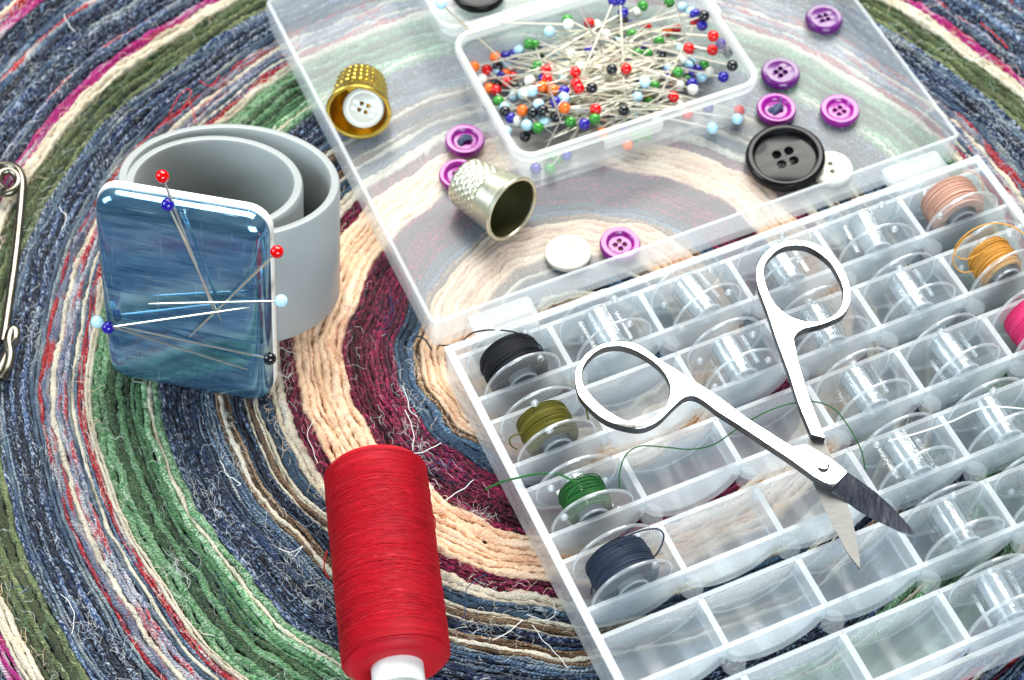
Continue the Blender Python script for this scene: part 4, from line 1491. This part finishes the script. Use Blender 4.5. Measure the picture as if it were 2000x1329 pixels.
# ------------------------------------------------------------------ thimbles
def thimble(axis_from, direction, up_tilt, Rm, Rt, L, mat, inner, label, rows, name='thimble', knurl='dot'):
    d = np.array([direction[0], direction[1], 0.])
    d /= np.linalg.norm(d)
    z = d * math.cos(up_tilt) + np.array([0, 0, 1.]) * math.sin(up_tilt)     # out of the open mouth
    x = np.cross([0, 0, 1.], z)
    x /= np.linalg.norm(x)
    y = np.cross(z, x)
    o = empty(name)
    o.matrix_world = frame(x, y, z, axis_from)
    tag(o, label, 'thimble')
    zs = np.concatenate([[-L, -L + .02, -L + .25, -L + .8, -L + 1.6], np.linspace(-L + 2.2, -1.6, 58)])
    rad = []
    for zz in zs:
        k = (zz + L) / L
        rb = Rt + (Rm - .5 - Rt) * k
        e = min(1, (zz + L) / 2.4)
        rad.append(rb * math.sqrt(max(0.0, 1 - (1 - e) ** 2.4)) if e < 1 else rb)
    rad[0] = .01
    rad[1] = rad[2] * .55
    nA = 132
    a = np.arange(nA) * 2 * math.pi / nA
    prof = list(zip(rad, zs))

    def rf(an, j, rr, zz):
        k = (zz + L) / L
        if knurl == 'dot':
            nd = 22
            rowh = (L * .62) / rows
            row = np.floor((zz + L) / rowh)
            cz = ((zz + L) / rowh) - row - .5
            ca = ((an * nd / (2 * math.pi)) + .5 * (row % 2)) % 1.0 - .5
            dd = np.exp(-((ca / .27) ** 2 + (cz / .27) ** 2))
            zone = ((k > .06) & (k < .60)).astype(float)
            lines = .10 * np.sin(an * 66) * ((k > .80) & (k < .965))
            return zone * (-.50 * dd) + lines
        nd = 26
        ribs = np.maximum(0, np.sin(an * nd)) * .42
        cut = .55 + .45 * np.sin((zz + L) / L * .62 * rows * 2 * math.pi / .62)
        zone = ((k > .07) & (k < .62)).astype(float)
        rope = .14 * np.sin(an * 44 + zz * 2.2) * ((k > .68) & (k < .80))
        return zone * ribs * cut + rope
    b = MB().lathe(prof, nA, False, rf)
    rl = rad[-1]
    # rolled rim and the inside wall
    lip = [(rl, -1.6), (Rm - .45, -1.35), (Rm + .05, -1.0), (Rm + .15, -.5), (Rm - .1, -.08), (Rm - .45, 0), (Rm - .85, -.15), (Rm - 1.0, -.5)]
    b.lathe(lip, nA, False)
    obj('shell', b, mat, o)
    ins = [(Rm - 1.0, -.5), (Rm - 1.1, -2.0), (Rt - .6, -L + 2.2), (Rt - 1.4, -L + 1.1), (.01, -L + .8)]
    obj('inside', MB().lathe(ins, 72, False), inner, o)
    return o, x, y, z


g0 = at(700, 221, 9.4)
gd = at(700, 221, 9.4) - at(706, 140, 9.4)
go, gx, gy, gz = thimble(g0, gd, R(13), 8.6, 6.3, 15.5, M['gold'], M['gold'], 'gold thimble lying on the lid with a white button inside', 7, knurl='rib')
bb = button((0, 0), 0, 11.2, 1.6, M['white_btn'], 'small white four-hole button resting inside the gold thimble', 4, 'flat', 0, pos=(0, 0, 0), hr=.55)
bn = gz * .93 + np.array([.12, 0, .45])
bn /= np.linalg.norm(bn)
bx = np.cross([.25, 1, 0.2], bn)
bx /= np.linalg.norm(bx)
bpos = g0 - gz * 3.4 + gx * 1.1 * (1 if gx[0] > 0 else -1) - np.array([0, 0, .5])
bb.matrix_world = frame(bx, np.cross(bn, bx), bn, bpos)
s0 = at(1002, 410, 9.6)
sdv = at(1002, 410, 9.6) - at(908, 341, 9.6)
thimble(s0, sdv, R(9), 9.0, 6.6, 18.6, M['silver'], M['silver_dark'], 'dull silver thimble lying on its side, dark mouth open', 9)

# ------------------------------------------------------------------ red spool
sa, sb = at(726, 863, 23.5), at(770, 1252, 23.5)
ax = np.array([sb[0] - sa[0], sb[1] - sa[1], 0])
SL = np.linalg.norm(ax) + 1.0
ax /= np.linalg.norm(ax)
SR = 11.75
spx = np.cross([0, 0, 1.], ax)
spo = np.array([sa[0], sa[1], SR + .1])
spool = empty('thread_spool')
spool.matrix_world = frame(spx, np.cross(ax, spx), ax, spo)
tag(spool, 'big spool of red thread lying on the rug', 'thread spool')
g = np.random.default_rng(5)
prof = [(5.4, .3), (8.5, -.2), (SR - 1.2, .2), (SR - .3, 1.4)] + [(SR + .03 * math.sin(i * .7), 2.4 + (SL - 5.2) * i / 40) for i in range(41)] + [(SR - .5, SL - 1.6), (SR - 1.8, SL - .4), (8.8, SL - .1), (5.4, SL - .5)]
b = MB().lathe(prof, 72)
nz = int((SL - 3.4) / .19)
aa = np.arange(56) * 2 * math.pi / 56
for k in range(nz):
    z = 1.8 + k * .19
    t1, p1 = g.normal(0, .35), g.uniform(0, 6.28)
    rr = SR + .08 + g.uniform(-.03, .05) - .9 * max(0, (1.8 - z) / 1.0) - .7 * max(0, (z - SL + 2.4))
    b.tube(np.stack([rr * np.cos(aa), rr * np.sin(aa), z + t1 * np.sin(aa + p1) + .1 * np.sin(3 * aa + p1)], -1), .12, 4, closed=True)
for k in range(70):
    z = g.uniform(6, SL - 6)
    t1, p1 = g.uniform(1.5, 4.0) * g.choice([-1, 1]), g.uniform(0, 6.28)
    rr = SR + .20 + g.uniform(0, .06)
    b.tube(np.stack([rr * np.cos(aa), rr * np.sin(aa), np.clip(z + t1 * np.sin(aa + p1), 2.2, SL - 3)], -1), .09, 4, closed=True)
obj('wound_thread', b, M['th_red'], spool)
obj('tube', MB().lathe([(4.6, -1.4), (5.6, -1.4), (5.75, -1.1), (5.75, SL + 4.0), (5.6, SL + 4.5), (4.9, SL + 4.5), (4.6, SL + 4.2)], 56), M['tube_white'], spool)
for pts in ([(640, 1075, 13), (634, 1095, 12), (634, 1115, 10), (642, 1130, 9)], [(838, 1000, 15), (848, 1010, 13), (850, 1030, 11), (843, 1048, 10)], [(845, 1055, 13), (852, 1075, 11), (851, 1092, 9)]):
    tail(spool, 'loose_thread', A3(pts), M['th_red'], .16)

# ------------------------------------------------------------------ safety pin
sf = empty('safety_pin', tuple(at(20, 500, 0)))
tag(sf, 'large nickel safety pin at the picture edge', 'safety pin')
so = at(20, 500, 0)
wire = px_path([(-40, 372, 2.2), (-10, 378, 2.4), (18, 376, 2.6), (34, 362, 2.8), (34, 345, 3.0), (20, 334, 3.2), (0, 340, 3.4), (-4, 358, 3.4), (8, 372, 3.6)], None, 10)
wire2 = px_path([(-40, 330, 2.2), (-12, 325, 2.3), (15, 324, 2.4), (34, 332, 2.5), (43, 352, 2.5), (42, 385, 2.5), (36, 450, 2.4), (28, 520, 2.3), (18, 590, 2.2), (10, 645, 2.1), (6, 668, 2.0)], None, 10)
hook = px_path([(2, 742, 2.0), (14, 722, 2.4), (20, 695, 2.8), (17, 668, 3.1), (22, 648, 3.2), (29, 646, 3.2), (30, 662, 3.0), (20, 680, 2.6), (8, 705, 2.2), (-6, 735, 2.0), (-20, 765, 2.0)], None, 10)
for nm, w_, rd in (('coil', wire, 1.15), ('arm', wire2, 1.2), ('clasp', hook, 1.3)):
    obj(nm, MB().tube(w_ - so, rd, 12), M['nickel'], sf)

bpy.context.view_layer.update()
